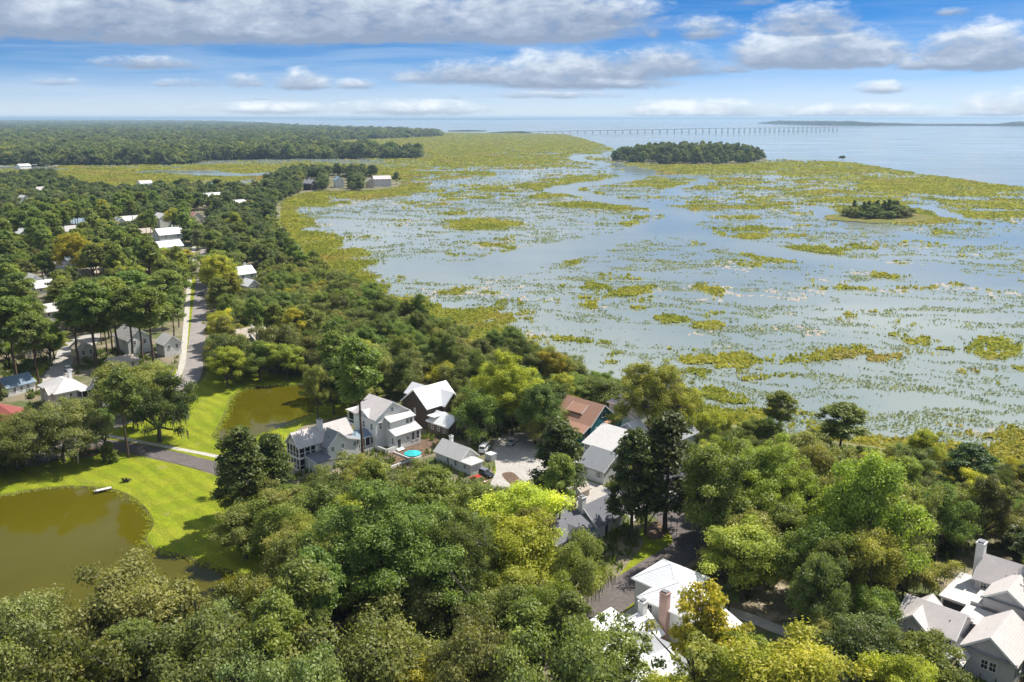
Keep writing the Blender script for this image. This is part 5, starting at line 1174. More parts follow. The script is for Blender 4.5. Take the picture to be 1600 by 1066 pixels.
# --- the trees one can point at
T_ = [
 ('oak', 55, 935, 1105, 190, 'oak', 'grey green mossy oak in the near corner beside the front pond', {}),
 ('oak', 220, 880, 1050, 230, 'oak', 'broad grey oak overhanging the near edge of the front pond', {}),
 ('oak', 432, 890, 1045, 160, 'olive', 'oak with tawny crown at the near tip of the front lawn', {}),
 ('oak', 330, 965, 1170, 260, 'oak', 'wide oak crown cut by the bottom edge below the pond', {}),
 ('oak', 545, 945, 1140, 250, 'oak', 'wide light oak at the bottom edge left of centre', {}),
 ('oak', 110, 1000, 1230, 260, 'oakd', 'dark oak crown in the bottom corner', {}),
 ('oak', 460, 1010, 1230, 200, 'oak', 'oak crown lowest along the bottom edge before the great dark tree', {}),
 ('broad', 620, 765, 985, 250, 'broad', 'great dark broadleaf tree, largest crown near the picture middle', {'idx': 0}),
 ('broad', 545, 850, 1005, 130, 'broad', 'dark lower broadleaf standing against the great tree', {}),
 ('broad', 715, 800, 985, 160, 'broad', 'dark broadleaf joined to the great tree on the road side', {'idx': 1}),
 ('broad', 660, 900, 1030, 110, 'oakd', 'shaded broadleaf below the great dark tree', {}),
 ('broad', 815, 805, 960, 125, 'yg', 'yellowing broadleaf between the great tree and the slate roof', {'idx': 2}),
 ('broad', 812, 748, 880, 130, 'lime', 'bright lime green tree before the turning circle', {'idx': 3}),
 ('oak', 702, 742, 850, 120, 'oak', 'grey green oak before the red car', {}),
 ('oak', 650, 735, 850, 140, 'oak', 'grey green oak below the terrace', {}),
 ('oak', 893, 824, 950, 104, 'olive', 'light green oak hiding the corner of the slate roofed bungalow', {}),
 ('oak', 846, 902, 1045, 120, 'broad', 'oak beside the narrow road below the bungalow', {}),
 ('oak', 860, 950, 1170, 200, 'oak', 'wide oak left of the white roofed house at the bottom edge', {}),
 ('oak', 745, 970, 1170, 190, 'oak', 'oak at the bottom edge below the great dark tree', {}),
 ('airy', 950, 960, 1130, 130, 'oak', 'open crowned tree before the big white metal roof', {'idx': 0}),
 ('airy', 1085, 908, 1110, 125, 'yg', 'tall golden green tree before the pink brick chimney', {'idx': 1}),
 ('airy', 1090, 985, 1150, 110, 'olive', 'lower green tree below the golden tree and white roof', {'idx': 0}),
 ('broad', 1235, 1005, 1200, 190, 'yg', 'yellow green crown at the bottom edge right of the golden tree', {}),
 ('broad', 1160, 1020, 1180, 110, 'light', 'light green crown between the two golden ones at the bottom edge', {}),
 ('broad', 1425, 985, 1120, 120, 'broad', 'green rounded tree standing against the large grey house', {}),
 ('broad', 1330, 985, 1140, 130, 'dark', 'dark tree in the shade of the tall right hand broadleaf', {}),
 ('broad', 1345, 722, 948, 128, 'light', 'tallest light green broadleaf in the mass before the grey house', {'idx': 0}),
 ('broad', 1292, 748, 925, 100, 'light', 'light green broadleaf on the road side of the tallest one', {'idx': 1}),
 ('broad', 1396, 752, 940, 100, 'olive', 'olive broadleaf on the house side of the tallest light one', {'idx': 2}),
 ('broad', 1352, 810, 985, 104, 'light', 'lower light green broadleaf standing before the tallest one', {'idx': 3}),
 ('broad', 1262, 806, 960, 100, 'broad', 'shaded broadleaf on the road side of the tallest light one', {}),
 ('broad', 1160, 818, 940, 118, 'light', 'low light green tree behind the palmettos', {}),
 ('broad', 1110, 690, 880, 120, 'broad', 'dark moss draped tree at the road bend', {}),
 ('broad', 1185, 690, 860, 150, 'light', 'bright broadleaf behind the road bend', {}),
 ('oak', 1245, 700, 830, 130, 'olive', 'olive oak between the bright broadleaf and the tall light one', {}),
 ('tall', 872, 652, 800, 78, 'dark', 'dark narrow tree before the white garage', {'idx': 0}),
 ('tall', 985, 668, 845, 72, 'dark', 'dark tall tree with bare trunk left of three by the road bend', {'idx': 1}),
 ('tall', 1008, 690, 835, 60, 'dark', 'dark tall tree in the middle of three by the road bend', {'idx': 0}),
 ('tall', 1038, 640, 832, 95, 'dark', 'dark tall tree right of three by the road bend, the largest', {'idx': 1}),
 ('broad', 1022, 562, 700, 120, 'light', 'large light crowned tree on the shore behind the teal house', {'idx': 1}),
 ('oak', 1075, 600, 700, 90, 'lime', 'lime green crown beside the large shore tree behind the teal house', {}),
 ('oak', 955, 588, 640, 104, 'broad', 'dark round oak on the shore behind the terracotta roof', {}),
 ('broad', 846, 598, 700, 66, 'oakd', 'dark broadleaf left of the terracotta roof', {}),
 ('oak', 905, 588, 632, 76, 'broad', 'oak behind the terracotta roof ridge', {}),
 ('broad', 800, 555, 680, 110, 'yg', 'yellow green tree behind the turning circle', {'idx': 2}),
 ('oak', 752, 606, 690, 92, 'broad', 'oak shading the white roof of the dark house', {}),
 ('oak', 836, 642, 694, 56, 'olive', 'olive oak over the shaded end of the turning circle', {}),
 ('pine', 1213, 613, 705, 46, 'pine', 'lone pine on the marsh shore, left of the pair', {'idx': 0}),
 ('pine', 1308, 634, 738, 76, 'pine', 'larger spreading pine on the marsh shore, right of the pair', {'idx': 1}),
 ('oak', 1262, 675, 745, 110, 'olive', 'rounded olive oak between the two shore pines', {}),
 ('pine', 1505, 697, 790, 70, 'dark', 'dark bushy pine near the shore at the edge of the picture', {'idx': 2}),
 ('tall', 385, 662, 832, 82, 'dark', 'tall dark tree at the corner of the front lawn', {'idx': 0}),
 ('tall', 432, 676, 815, 62, 'dark', 'second tall dark tree beyond the front lawn corner tree', {'idx': 1}),
 ('airy', 500, 755, 872, 75, 'oakd', 'thin ragged tree between the front lawn and the great dark tree', {'idx': 1}),
 ('airy', 552, 708, 778, 100, 'oak', 'pale half bare tree before the white porch house', {'idx': 0}),
 ('pine', 568, 535, 722, 70, 'pine', 'very tall pine with long bare trunk before the tall white house', {'idx': 0}),
 ('broad', 497, 568, 655, 44, 'olive', 'slender tree with pale trunk between pond and white house', {}),
 ('tall', 522, 558, 648, 48, 'dark', 'dark slender tree beside the pale trunked one by the far pond', {}),
 ('broad', 552, 548, 640, 56, 'broad', 'tall tree behind the white porch house', {}),
 ('broad', 590, 540, 620, 56, 'olive', 'olive tree behind the ridge of the tall white house', {}),
 ('oak', 250, 592, 690, 106, 'dark', 'dark moss hung oak alone on the lawn by the road', {'idx': 2}),
 ('oak', 100, 618, 722, 160, 'oak', 'wide grey mossy oak before the white house on the pond lawn', {'idx': 3}),
 ('oak', 28, 640, 735, 150, 'oakd', 'mossy oak before the red roof at the picture edge', {'idx': 1}),
 ('oak', 212, 565, 650, 150, 'olive', 'rounded olive oak where the street meets the road', {'idx': 0}),
 ('cone', 172, 690, 722, 27, 'broad', 'conical green shrub at the road edge by the front lawn', {'cat': 'shrub'}),
 ('oak', 362, 518, 592, 78, 'oakd', 'dark oak on the grass beside the long street', {}),
 ('oak', 438, 502, 582, 88, 'oak', 'grey oak on the far bank of the second pond', {}),
 ('broad', 345, 482, 545, 40, 'yg', 'small yellowing tree beside the long street', {}),
 ('broad', 345, 396, 470, 56, 'yg', 'yellow green tree by the bend of the long street', {}),
 ('broad', 118, 362, 440, 60, 'yellow', 'tall yellow autumn tree among the green canopy', {'idx': 1}),
 ('broad', 148, 375, 440, 40, 'yg', 'paler yellowing tree beside the tall yellow one', {}),
 ('broad', 272, 322, 360, 26, 'yg', 'small bright tree by the white gabled house up the street', {}),
 ('broad', 368, 333, 372, 26, 'yg', 'small bright yellow crown on the shore side of the street', {}),
]
for i, (x, yt, yb, w, tx) in enumerate([(152, 442, 572, 64, .58), (186, 440, 560, 60, .57), (208, 452, 566, 58, .6), (224, 458, 560, 56, .6), (240, 455, 572, 60, .6), (122, 455, 570, 60, .6), (62, 492, 606, 60, .6), (26, 470, 600, 70, .6), (104, 440, 520, 60, .6), (205, 425, 500, 60, .6), (265, 425, 500, 56, .6), (40, 430, 520, 60, .6)]):
    T_.append(('pine', x, yt, yb, w, 'pine', ['pine with straight bare trunk, leftmost trunk of the grove by the white gabled house', 'second pine trunk of the grove by the white gabled house', 'third pine trunk of the grove by the white gabled house', 'fourth pine trunk of the grove by the white gabled house', 'last pine trunk of the grove, nearest the long street', 'pine over the cream garage', 'slender pine rising beside the pale curved driveway', 'pine with bare trunk near the picture edge over the low cottage', 'flat crowned pine behind the cream garage', 'pine crown at the back of the grove', 'pine crown at the street side behind the grove', 'pine above the tan garage'][i], {'idx': i}))
for kd, cx, yt, yb, w, c, lab, kw in T_: tree(kd, cx, yt, yb, w, c, lab, **kw)

def fan(rng):
    """one palmetto leaf: stalk and folded segments"""
    V = []; F = []; n = 9
    for i in range(n):
        a = -1.2 + 2.4 * i / (n - 1); r = .95 - .25 * abs(a); w = .075; ca, sa = math.cos(a), math.sin(a); k = len(V)
        V += [(.5, 0, .12), (.5 + ca * r * .6 - sa * w, sa * r * .6 + ca * w, .10), (.5 + ca * r, sa * r, -.18), (.5 + ca * r * .6 + sa * w, sa * r * .6 - ca * w, .10)]; F.append((k, k + 1, k + 2, k + 3))
    k = len(V); V += [(0, -.02, 0), (.52, -.02, .12), (.52, .02, .12), (0, .02, 0)]; F.append((k, k + 1, k + 2, k + 3)); return V, F
FANV, FANF = fan(None); FAN = mesh_np('frond', FANV, FANF, LEAF); face_attr(FAN, 'tone', np.random.RandomState(2).uniform(.3, .7, len(FANF)))
PTR = MB().cyl((0, 0, -.3), (.15, .1, 1), .20, .14, 8).mesh('trunk', BARK)
def palmetto(cx, ytop, ybase, label, rad=1.5):
    x, y = G(cx, ybase); d = ray(cx, ytop); t = y / d[1]; Hh = CAM_H + d[2] * t; th = max(.5, Hh - rad * .7)
    o = obj('palmetto', None, None, (x, y, 0), trng.uniform(0, 6)); o['label'] = label; o['category'] = 'palm'
    tr = obj('trunk', PTR, o); tr.scale = (1, 1, th)
    for k in range(34):
        f_ = obj('frond', FAN, o, (.15, .1, th)); f_.rotation_euler = (0, trng.uniform(-1.15, .75), k * 2.4); s = rad / 1.45 * trng.uniform(.8, 1.1); f_.scale = (s, s, s); f_.color = (.14, .17, .06, 1)
    PLANTED.append((x, y, rad, Hh - 1, 1.2))
palmetto(1097, 888, 925, 'palmetto with fan leaves nearest the white roof corner', 2.3); palmetto(1138, 914, 962, 'lower palmetto beside the footpath by the white house', 2.4); palmetto(1120, 1010, 1062, 'palmetto behind the white porch at the bottom edge', 1.8)
palmetto(255, 497, 520, 'small palm beside the narrow white house on the street', 1.6)

# --- what has to stay in sight: pixel outlines of lawns, roofs, roads and water
KEEP = [[(472, 296), (472, 278), (496, 278), (496, 296)], [(514, 292), (514, 273), (543, 273), (543, 292)], [(570, 294), (570, 273), (618, 273), (618, 294)], [(735, 755), (740, 738), (768, 738), (772, 755)],
        [(0, 735), (100, 722), (230, 716), (345, 742), (352, 800), (330, 880), (260, 885), (215, 980), (0, 985)], [(335, 690), (362, 612), (480, 600), (480, 640), (452, 668)], [(180, 660), (225, 655), (300, 612), (345, 590), (330, 690), (360, 716), (240, 695)],
        [(270, 610), (286, 500), (296, 440), (320, 440), (322, 590), (290, 612)], [(140, 688), (240, 695), (360, 718), (358, 745), (215, 712)],
        [(448, 700), (460, 655), (540, 640), (560, 660), (560, 700), (500, 715), (470, 740), (450, 735)], [(560, 690), (556, 640), (590, 615), (650, 640), (660, 690), (625, 720)], [(630, 640), (645, 600), (690, 595), (705, 640), (725, 660), (700, 680), (660, 672)],
        [(610, 735), (655, 690), (680, 690), (660, 725)], [(735, 752), (735, 735), (770, 735), (772, 752)], [(745, 715), (775, 690), (850, 690), (848, 738), (790, 752)], [(690, 725), (700, 685), (730, 690), (760, 735)],
        [(888, 660), (890, 622), (960, 630), (968, 660), (925, 690)], [(905, 755), (910, 690), (955, 660), (1000, 645), (1000, 680), (958, 745), (945, 760)], [(850, 842), (870, 785), (955, 765), (972, 800), (900, 845)], [(900, 765), (960, 765), (985, 785), (940, 790)],
        [(935, 950), (960, 895), (1000, 845), (1058, 830), (1104, 850), (1104, 882), (1040, 892), (1000, 940), (940, 985)], [(1030, 800), (1025, 782), (1050, 785), (1075, 815), (1070, 840), (1050, 815)],
        [(1000, 940), (1042, 880), (1150, 935), (1152, 985), (1100, 975), (1040, 1010)], [(950, 970), (1005, 930), (1030, 985), (990, 1066), (940, 1066)], [(1400, 975), (1420, 920), (1520, 860), (1600, 860), (1600, 1066), (1480, 1066)],
        [(65, 640), (72, 595), (150, 575), (155, 640), (110, 645)], [(0, 655), (0, 600), (40, 590), (45, 620), (40, 650)], [(80, 600), (90, 560), (150, 520), (160, 530), (110, 590)], [(185, 545), (185, 505), (270, 510), (272, 570), (265, 590), (240, 560)],
        [(1150, 950), (1230, 905), (1260, 950), (1200, 985)], [(0, 625), (40, 625), (30, 660), (0, 662)],
        [(368, 440), (372, 410), (398, 412), (400, 440)], [(240, 385), (244, 350), (285, 350), (285, 385)], [(70, 500), (66, 465), (96, 470), (98, 495)], [(44, 445), (44, 420), (74, 430), (74, 448)], [(300, 345), (296, 325), (315, 325), (318, 345)],
        [(106, 545), (122, 530), (142, 535), (142, 560)], [(30, 565), (30, 530), (60, 530), (60, 565)], [(240, 460), (240, 442), (262, 445), (262, 462)], [(365, 525), (370, 508), (400, 508), (420, 520), (415, 528)]]
gw, gh = 400, 300
gx_, gy_ = np.meshgrid(np.arange(gw) * 4 + 2, np.arange(gh) * 4 + 2)
KD = np.zeros(gx_.shape)
GDEP = np.vectorize(lambda yy: P(*G(800, yy))[2] if yy > 190 else 1e5)(gy_[:, 0].astype(float))[:, None] * np.ones(gx_.shape)
for pl in KEEP:
    ins = inside(gx_, gy_, pl); KD[ins] = np.maximum(KD[ins], GDEP[ins])
for c_x, py, zr, L in [(c[0], c[1], c[2], c[3]) for c in COT]:   # far roofs keep a window in the canopy
    x, y = G(c_x, py, zr); dep = P(x, y, zr)[2]; w = L * .47 * FPX / dep; ins = (np.abs(gx_ - c_x) < w) & (gy_ > py - 2) & (gy_ < py + 3.0 * FPX / dep)
    KD[ins] = np.maximum(KD[ins], dep)
def clear(x, y, rad, zm, hz, allow=.07):
    px, py, dep = P(x, y, zm); sx = rad * FPX / dep; sy = (hz * .95 + rad * .25) * FPX / dep
    i0, i1 = int(max(0, (px - sx) // 4)), int(min(gw - 1, (px + sx) // 4)); j0, j1 = int(max(0, (py - sy) // 4)), int(min(gh - 1, (py + sy) // 4))
    if i1 < i0 or j1 < j0: return True
    sub = KD[j0:j1 + 1, i0:i1 + 1]; e = ((gx_[j0:j1 + 1, i0:i1 + 1] - px) / sx) ** 2 + ((gy_[j0:j1 + 1, i0:i1 + 1] - py) / sy) ** 2 < 1
    n = e.sum()
    if n == 0: return True
    return ((sub > dep + 3) & e).sum() <= allow * n
FOOT = [lp for lp in (POND1, POND2)]
HOUSES = [(o.matrix_basis.translation.x, o.matrix_basis.translation.y) for o in C.objects if o.get('category') in ('house', 'garage', 'outbuilding')]
GR = {}
def gkey(x, y): return (int(x // 12), int(y // 12))
for p_ in PLANTED: GR.setdefault(gkey(p_[0], p_[1]), []).append(p_)
def free(x, y, rad, k=.62):
    a, b_ = gkey(x, y)
    for i in range(a - 2, a + 3):
        for j in range(b_ - 2, b_ + 3):
            for q in GR.get((i, j), ()):
                if (q[0] - x) ** 2 + (q[1] - y) ** 2 < (k * (q[2] + rad)) ** 2: return False
    return True
def add(p_): GR.setdefault(gkey(p_[0], p_[1]), []).append(p_)

# --- the canopy between them
CAND = []
frng = random.Random(21)
for band in range(2):
    tries = 36000 if band == 0 else 76000
    for _ in range(tries):
        if band == 0: d = math.sqrt(frng.uniform(95 ** 2, 330 ** 2))
        else: d = math.sqrt(frng.uniform(330 ** 2, 1300 ** 2))
        a = frng.uniform(-.74, .80); x, y = d * math.sin(a), d * math.cos(a)
        CAND.append((x, y))
CA = np.array(CAND); okc = inside(CA[:, 0], CA[:, 1], LAND) & (edge_dist(CA[:, 0], CA[:, 1], LAND) > 3.5)
for lp in FOOT: okc &= ~inside(CA[:, 0], CA[:, 1], lp) & (edge_dist(CA[:, 0], CA[:, 1], lp) > 3)
for L_, w_ in LINES: okc &= edge_dist(CA[:, 0], CA[:, 1], [tuple(q) for q in L_], False) > w_ / 2 + 1.2
UGOK = okc.copy()
for nm_, lp in AREAS:
    ins = inside(CA[:, 0], CA[:, 1], lp); UGOK &= ~ins
    if nm_ == 'driveway': okc &= ~ins
kindn = N1.f(CA[:, 0] / 30, CA[:, 1] / 30, 3); hn = N2.f(CA[:, 0] / 45, CA[:, 1] / 45, 3); dsh = edge_dist(CA[:, 0], CA[:, 1], shore, False)
FILL = []
for i in np.nonzero(okc)[0]:
    x, y = CA[i]; px, py, dep = P(x, y, 0); r_ = frng.random(); d = math.hypot(x, y)
    if not (-420 < px < 2150) or py > 1190: continue
    right = px > 1000; shore_ = dsh[i] < 45
    if dsh[i] < (15 if right else 7): continue
    if shore_ and right: kind, Hh, rad, col = ('oak', frng.uniform(5, 9), frng.uniform(3.2, 5.5), frng.choice(['olive', 'oak', 'oakd', 'broad'])) if r_ < .75 else ('broad', frng.uniform(8, 12), frng.uniform(3, 4.4), frng.choice(['light', 'broad', 'yg']))
    elif shore_: kind, Hh, rad, col = ('oak', frng.uniform(8, 12), frng.uniform(4.5, 7), frng.choice(['oak', 'oak', 'olive', 'broad', 'oakd'])) if r_ < .8 else ('broad', frng.uniform(11, 16), frng.uniform(3.5, 5), frng.choice(['broad', 'oakd']))
    elif right: kind, Hh, rad, col = ('broad', frng.uniform(10, 17), frng.uniform(4, 6), frng.choice(['light', 'broad', 'broad', 'olive', 'oakd', 'oakd'])) if r_ < .55 else ('oak', frng.uniform(8, 12), frng.uniform(4.5, 7.5), frng.choice(['oak', 'olive', 'oakd']))
    elif px < 300 and kindn[i] > .5 and d < 800: kind, Hh, rad, col = ('pine', frng.uniform(15, 22), frng.uniform(3.2, 4.6), 'pine') if r_ < .55 else ('broad', frng.uniform(9, 15), frng.uniform(3.5, 5.5), frng.choice(['broad', 'oakd', 'light']))
    elif d > 620: kind, Hh, rad, col = ('oak', frng.uniform(9, 14), frng.uniform(5, 7.5), frng.choice(['oak', 'oakd', 'olive', 'oakd'])) if r_ < .6 else ('broad', frng.uniform(11, 17), frng.uniform(4.2, 5.6), frng.choice(['broad', 'oakd', 'light', 'olive']))
    else: kind, Hh, rad, col = ('oak', frng.uniform(8, 12.5), frng.uniform(5, 8), frng.choice(['oak', 'oak', 'oakd', 'olive'])) if r_ < .55 else (('broad', frng.uniform(10, 16), frng.uniform(3.8, 5.5), frng.choice(['broad', 'broad', 'light', 'oakd', 'olive'])) if r_ < .9 else ('pine', frng.uniform(15, 20), frng.uniform(3, 4.2), 'pine'))
    if frng.random() < .03: col = 'yg'
    pr = NEAR[kind][0]; zb = pr['z0'] * Hh / pr['H']; zm, hz = (zb + Hh) / 2, (Hh - zb) / 2
    if not free(x, y, rad, .56 if d < 330 else .60): 
        continue
    if any((hx - x) ** 2 + (hy - y) ** 2 < (rad * .5 + 6.5) ** 2 for hx, hy in HOUSES): continue
    bx, by = int(min(max(px // 4, 0), gw - 1)), int(min(max(py // 4, 0), gh - 1))
    if KD[by, bx] > 0 and 0 < px < 1600 and dep > KD[by, bx] - 3 and dep < KD[by, bx] + 3: continue
    if not clear(x, y, rad, zm, hz):
        # only something low fits here
        if d < 300 and frng.random() < .30:
            rad = frng.uniform(1.0, 1.9); Hh = rad * 1.35
            if free(x, y, rad, .8) and clear(x, y, rad, Hh / 2, Hh / 2, .05) and not KD[int(min(max(py // 4, 0), gh - 1)), int(min(max(px // 4, 0), gw - 1))] > dep - 12:
                FILL.append((dep / rad, 'bush', x, y, Hh, rad, frng.choice(['broad', 'olive', 'light', 'dark', 'yg']))); add((x, y, rad, 1, 1))
        continue
    FILL.append((dep / rad, kind, x, y, Hh, rad, col)); add((x, y, rad, zm, hz))
FILL.sort(key=lambda f_: f_[0])

# labels of the canopy trees: what they are, how they look, what they stand by
MARK = [(120, 850, 'the front pond'), (300, 800, 'the front lawn'), (420, 640, 'the far pond'), (310, 520, 'the long street'), (500, 690, 'the white porch house'), (610, 650, 'the tall white house'), (690, 620, 'the dark brown house'), (800, 720, 'the turning circle'),
        (925, 640, 'the teal house'), (945, 720, 'the shuttered garage'), (910, 810, 'the slate roofed bungalow'), (1050, 860, 'the road bend'), (1070, 950, 'the white metal roof'), (1520, 960, 'the large grey house'), (1335, 850, 'the tallest broadleaf'), (620, 880, 'the great dark tree'),
        (110, 610, 'the pale hipped house'), (215, 520, 'the pine grove'), (120, 400, 'the tall yellow tree'), (265, 360, 'the chimneyed house'), (385, 425, 'the white roofed house'), (400, 515, 'the tan roofed house'), (530, 285, 'the wooded point'), (1310, 690, 'the shore pines'), (1500, 720, 'the dark shore pine'), (1180, 760, 'the bright broadleaf'), (700, 540, 'the marsh shore'), (560, 470, 'the marsh shore'), (460, 380, 'the marsh shore'), (150, 300, 'the near marsh'), (50, 340, 'the picture edge'), (60, 480, 'the tan garage'), (20, 400, 'the porch roofed house'), (180, 430, 'the back of the pine grove'), (70, 375, 'the blue shaded house'), (200, 395, 'the cream bungalow'), (40, 300, 'the far woodland roofs'), (10, 560, 'the low blue cottage')]
LOOK = {'oak': 'grey green', 'oakd': 'dark green', 'olive': 'olive', 'broad': 'mid green', 'light': 'light green', 'yg': 'yellow green', 'pine': 'needled', 'dark': 'very dark', 'lime': 'lime green'}
KINDW = {'oak': 'spreading oak', 'broad': 'broadleaf tree', 'pine': 'pine', 'bush': 'low shrub'}
def describe(kind, col, x, y, Hh, rad):
    px, py, dep = P(x, y, Hh * .6); mk = min(MARK, key=lambda q: (q[0] - px) ** 2 + 2.2 * (q[1] - py) ** 2)
    dx, dy = px - mk[0], (py - mk[1]) * 1.5; near = math.hypot(dx, dy) < 45
    rel = 'beside' if near else (('left of' if dx < 0 else 'right of') if abs(dx) > abs(dy) else ('behind' if dy < 0 else 'in front of'))
    sz = ('tall' if Hh > 14.5 else 'low' if Hh < 9 else 'middling') if kind != 'bush' else ('wide' if rad > 1.45 else 'small')
    if kind == 'oak': sz = 'wide' if rad > 6.3 else 'small' if rad < 4.8 else 'rounded'
    return f'{sz} {LOOK[col]} {KINDW[kind]} {rel} {mk[2]}'
LIMIT = {'oak': 268, 'broad': 262, 'pine': 268, 'bush': 250}
cnt = {k: 0 for k in LIMIT}; REST = []; PICK = []
for key, kind, x, y, Hh, rad, col in FILL:
    px_, _q, dp_ = P(x, y, Hh * .6)
    if cnt[kind] >= LIMIT[kind] or px_ + rad * FPX / dp_ < 12 or px_ - rad * FPX / dp_ > 1588: REST.append((kind, x, y, Hh, rad, col)); continue
    cnt[kind] += 1; PICK.append([describe(kind, col, x, y, Hh, rad), kind, x, y, Hh, rad, col])
byl = {}
for q in PICK: byl.setdefault(q[0], []).append(q)
ORD = ['nearest', 'second nearest', 'third nearest', 'fourth nearest', 'fifth nearest', 'sixth nearest', 'seventh nearest', 'eighth nearest', 'ninth nearest', 'tenth nearest', 'eleventh nearest', 'twelfth nearest', 'thirteenth nearest', 'fourteenth nearest', 'fifteenth nearest', 'sixteenth nearest', 'seventeenth nearest', 'eighteenth nearest', 'nineteenth nearest', 'twentieth nearest']
for lab, qs in byl.items():
    if len(qs) > 1:
        qs.sort(key=lambda q: q[3])
        for i, q in enumerate(qs): q[0] = lab + (', farthest' if i == len(qs) - 1 else ', ' + ORD[min(i, 19)])
for lab, kind, x, y, Hh, rad, col in PICK:
    plant(kind, x, y, Hh, rad, col, lab, {'oak': 'oaks of the canopy', 'broad': 'broadleaf trees of the canopy', 'pine': 'pines of the canopy', 'bush': 'shrubs between the trees'}[kind], math.hypot(x, y) < 430, cat='shrub' if kind == 'bush' else 'tree')
print('individual canopy trees', cnt, 'rest', len(REST))

# --- far woods: masses nobody could count, set out on points
def far_leaf():
    m = leaf_mat('far_leaves'); t = m.node_tree; n = NB(t); hs = [x for x in t.nodes if x.type == 'HUE_SAT'][0]; oi = [x for x in t.nodes if x.type == 'OBJECT_INFO'][0]
    for l in list(t.links):
        if l.to_socket == hs.inputs['Color']: t.links.remove(l)
    r = n.ramp(oi.outputs['Random'], [(0, (.10, .14, .055)), (.25, (.15, .185, .07)), (.5, (.21, .225, .095)), (.75, (.14, .195, .06)), (.9, (.26, .275, .08)), (1, (.31, .29, .08))])
    t.links.new(r, hs.inputs['Color']); return m
FL = far_leaf()
lib = bpy.data.collections.new('far_tree_library')
def lib_obj(me):
    me = me.copy(); me.materials[0] = FL; o = bpy.data.objects.new('far_tree', me); lib.objects.link(o)
for me in FARP: lib_obj(me)
lib2 = bpy.data.collections.new('mid_tree_library')
for k in ('oak', 'broad', 'pine'):
    for pr in MID[k][:2]:
        me = pr['one'].copy(); me.materials[0] = FL; o = bpy.data.objects.new('mid_tree', me); lib2.objects.link(o)
def scatter(name, pts, scl, coll, pick=None):
    pts = np.asarray(pts, float); me = bpy.data.meshes.new(name); me.vertices.add(len(pts)); me.vertices.foreach_set('co', pts.astype(np.float32).ravel()); me.update()
    a = me.attributes.new('size', 'FLOAT_VECTOR', 'POINT'); a.data.foreach_set('vector', np.asarray(scl, np.float32).ravel())
    a = me.attributes.new('turn', 'FLOAT', 'POINT'); a.data.foreach_set('value', np.random.RandomState(3).uniform(0, 6.28, len(pts)).astype(np.float32))
    a = me.attributes.new('pick', 'INT', 'POINT'); a.data.foreach_set('value', (np.random.RandomState(4).randint(0, 99, len(pts)) if pick is None else np.asarray(pick)).astype(np.int32))
    o = obj(name, me, kind='stuff')
    g = bpy.data.node_groups.new(name, 'GeometryNodeTree'); g.interface.new_socket('Geometry', in_out='INPUT', socket_type='NodeSocketGeometry'); g.interface.new_socket('Geometry', in_out='OUTPUT', socket_type='NodeSocketGeometry')
    N = g.nodes; L = g.links; gi = N.new('NodeGroupInput'); go = N.new('NodeGroupOutput'); ip = N.new('GeometryNodeInstanceOnPoints'); ci = N.new('GeometryNodeCollectionInfo'); ci.inputs['Collection'].default_value = coll; ci.inputs['Separate Children'].default_value = True; ci.inputs['Reset Children'].default_value = True
    def na(nm, ty): x = N.new('GeometryNodeInputNamedAttribute'); x.data_type = ty; x.inputs['Name'].default_value = nm; return x.outputs['Attribute']
    mp = N.new('GeometryNodeMeshToPoints'); L.new(gi.outputs[0], mp.inputs['Mesh'])
    cx = N.new('ShaderNodeCombineXYZ'); L.new(na('turn', 'FLOAT'), cx.inputs[2])
    L.new(mp.outputs[0], ip.inputs['Points']); L.new(ci.outputs[0], ip.inputs['Instance']); ip.inputs['Pick Instance'].default_value = True
    L.new(na('pick', 'INT'), ip.inputs['Instance Index']); L.new(cx.outputs[0], ip.inputs['Rotation']); L.new(na('size', 'FLOAT_VECTOR'), ip.inputs['Scale']); L.new(ip.outputs[0], go.inputs[0])
    md = o.modifiers.new('scatter', 'NODES'); md.node_group = g; return o
if REST:
    pk = [{'oak': 0, 'broad': 2, 'pine': 4, 'bush': 0}[k] + (i & 1) for i, (k, *_x) in enumerate(REST)]
    sc_ = [(rad / MID[k][0]['r'], rad / MID[k][0]['r'], Hh / MID[k][0]['H']) for k, x, y, Hh, rad, col in REST]
    scatter('woodland_canopy', [(x, y, 0) for k, x, y, *_x in REST], sc_, lib2, pk)
def wood_points(poly, n, hmin, hmax, seed, near_first=False):
    rr = np.random.RandomState(seed); P_ = np.array(poly); lo, hi_ = P_.min(0), P_.max(0); out = []
    # spacing grows with distance: draw in polar steps
    a = rr.uniform(math.atan2(min(lo[0], 0), 300) if False else -.62, .62, n * 8); d = np.exp(rr.uniform(math.log(max(200, np.hypot(*P_.T).min() * .95)), math.log(np.hypot(*P_.T).max()), n * 8))
    x, y = d * np.sin(a), d * np.cos(a); k = inside(x, y, poly); x, y, d = x[k][:n], y[k][:n], d[k][:n]
    hh = rr.uniform(hmin, hmax, len(x)); return x, y, d, hh
x, y, d, hh = wood_points(LAND2, 34000, 9, 22, 6)
kz = 1 + d / 9000
scatter('far_forest', np.stack([x, y, 0 * x - 1.5], 1), np.stack([hh / 15 * kz, hh / 15 * kz, hh / 13], 1), lib)
x, y, d, hh = wood_points(ISLE1, 620, 12, 18, 8); e = edge_dist(x, y, ISLE1); k = e > 4
scatter('island_woods', np.stack([x, y, 0 * x - 2.0], 1)[k], np.stack([hh / 16, hh / 16, (hh / 10) * (.62 + .38 * np.clip(e / 45, 0, 1))], 1)[k], lib2, np.random.RandomState(7).choice([0, 1, 2, 3, 2, 3, 1, 2], len(x))[k])
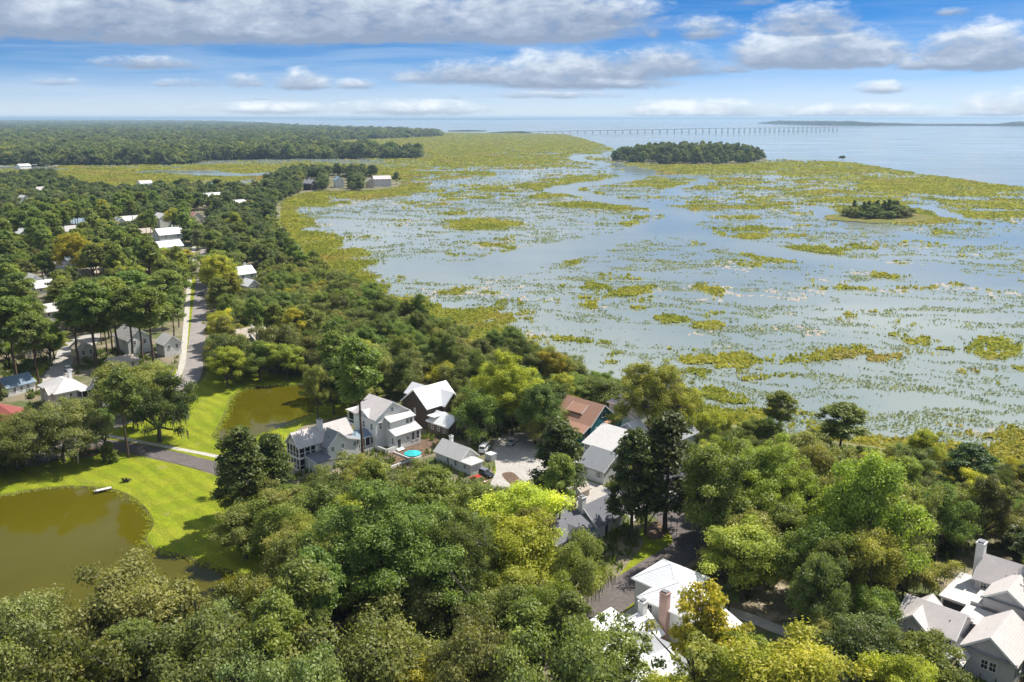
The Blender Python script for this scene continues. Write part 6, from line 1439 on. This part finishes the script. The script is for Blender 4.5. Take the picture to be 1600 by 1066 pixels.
# small island: each tree by itself
irng = random.Random(12)
for k in range(70):
    a = irng.uniform(0, 6.28); q = math.sqrt(irng.random()); cx, cy = 1374 + 56 * q * math.cos(a), 337.5 + 4.6 * q * math.sin(a); x, y = G(cx, cy); Hh = irng.uniform(7, 11.5) * (1 - .45 * q * q)
    plant('oak' if irng.random() < .6 else 'broad', x, y, Hh, irng.uniform(3.2, 4.6), irng.choice(['oakd', 'oak', 'olive']), 'small tree of the dense thicket on the small marsh island', 'trees of the small island', False)
for k in range(9):
    x, y = G(irng.uniform(1322, 1420), irng.uniform(336, 340)); plant('pine', x, y, irng.uniform(11.5, 14), 1.8, 'dark', 'dark round headed tree rising above the thicket of the small marsh island', 'tall trees of the small island', False)
for px, py, w in [(1316, 250, 2.5), (655, 246, 3)]:
    x, y = G(px, py); plant('broad', x, y, 8, 6, 'dark', 'lone dark tree at the river edge of the marsh' if px > 1000 else 'lone tree at the tip of the far woods', None, False)
# understorey and bank grass
def tufts(name, pts, size, m_col, seed, per=5):
    rr = np.random.RandomState(seed); P_ = np.repeat(np.asarray(pts, float), per, 0); n = len(P_); a = rr.rand(n) * 6.28; ln = rr.uniform(.3, 1.0, (n, 2)) * (rr.rand(n, 2) - .5) * size; h = size * rr.uniform(.5, 1.2, n); w = size * .22
    P_[:, :2] += (rr.rand(n, 2) - .5) * size * 1.6; dx = np.stack([np.cos(a) * w, np.sin(a) * w, 0 * a], 1); top = P_ + np.stack([ln[:, 0], ln[:, 1], h], 1)
    V = np.stack([P_ - dx, P_ + dx, top + dx * .35, top - dx * .35], 1).reshape(-1, 3); me = mesh_np(name, V, np.arange(n * 4).reshape(-1, 4), LEAF); face_attr(me, 'tone', rr.uniform(.25, .75, n)); o = obj(name, me, kind='stuff'); o.color = (*m_col, 1)
brng = np.random.RandomState(31)
def along(loop, n, spread=.6):
    L = np.array(loop); S = np.r_[0, np.cumsum(np.hypot(*np.diff(np.vstack([L, L[:1]]), axis=0).T))]; t = brng.rand(n) * S[-1]; Q = np.vstack([L, L[:1]]); x = np.interp(t, S, Q[:, 0]); y = np.interp(t, S, Q[:, 1]); return np.stack([x + brng.randn(n) * spread, y + brng.randn(n) * spread, 0 * x - .15], 1)
tufts('pond_edge_grass', along(POND1, 3000, .8), .32, (.50, .52, .09), 1); tufts('pond_edge_grass', along(POND2, 1300, .9), .34, (.48, .50, .09), 2)
ug = CA[UGOK][:9000]; keep_ = []
for x, y in ug:
    px, py, dep = P(x, y, 0)
    if 0 < px < 1600 and 300 < py < 1075 and dep < 330 and KD[int(min(py // 4, gh - 1)), int(px // 4)] < 1: keep_.append((x, y, 0))
tufts('undergrowth', keep_, 1.1, (.14, .17, .045), 3, 9)

# ------------------------------------------------------------------ air
hz = MB(); hz.box(-60000, 60000, -1500, 60000, -2.2, 92.0)
hm = bpy.data.materials.new('haze'); hm.use_nodes = True; t = hm.node_tree; t.nodes.clear()
pv = t.nodes.new('ShaderNodeVolumePrincipled'); pv.inputs['Color'].default_value = (.58, .79, 1.0, 1); pv.inputs['Density'].default_value = HAZE; pv.inputs['Anisotropy'].default_value = .2
o_ = t.nodes.new('ShaderNodeOutputMaterial'); t.links.new(pv.outputs[0], o_.inputs['Volume'])
hz.build('haze', hm, kind='stuff')
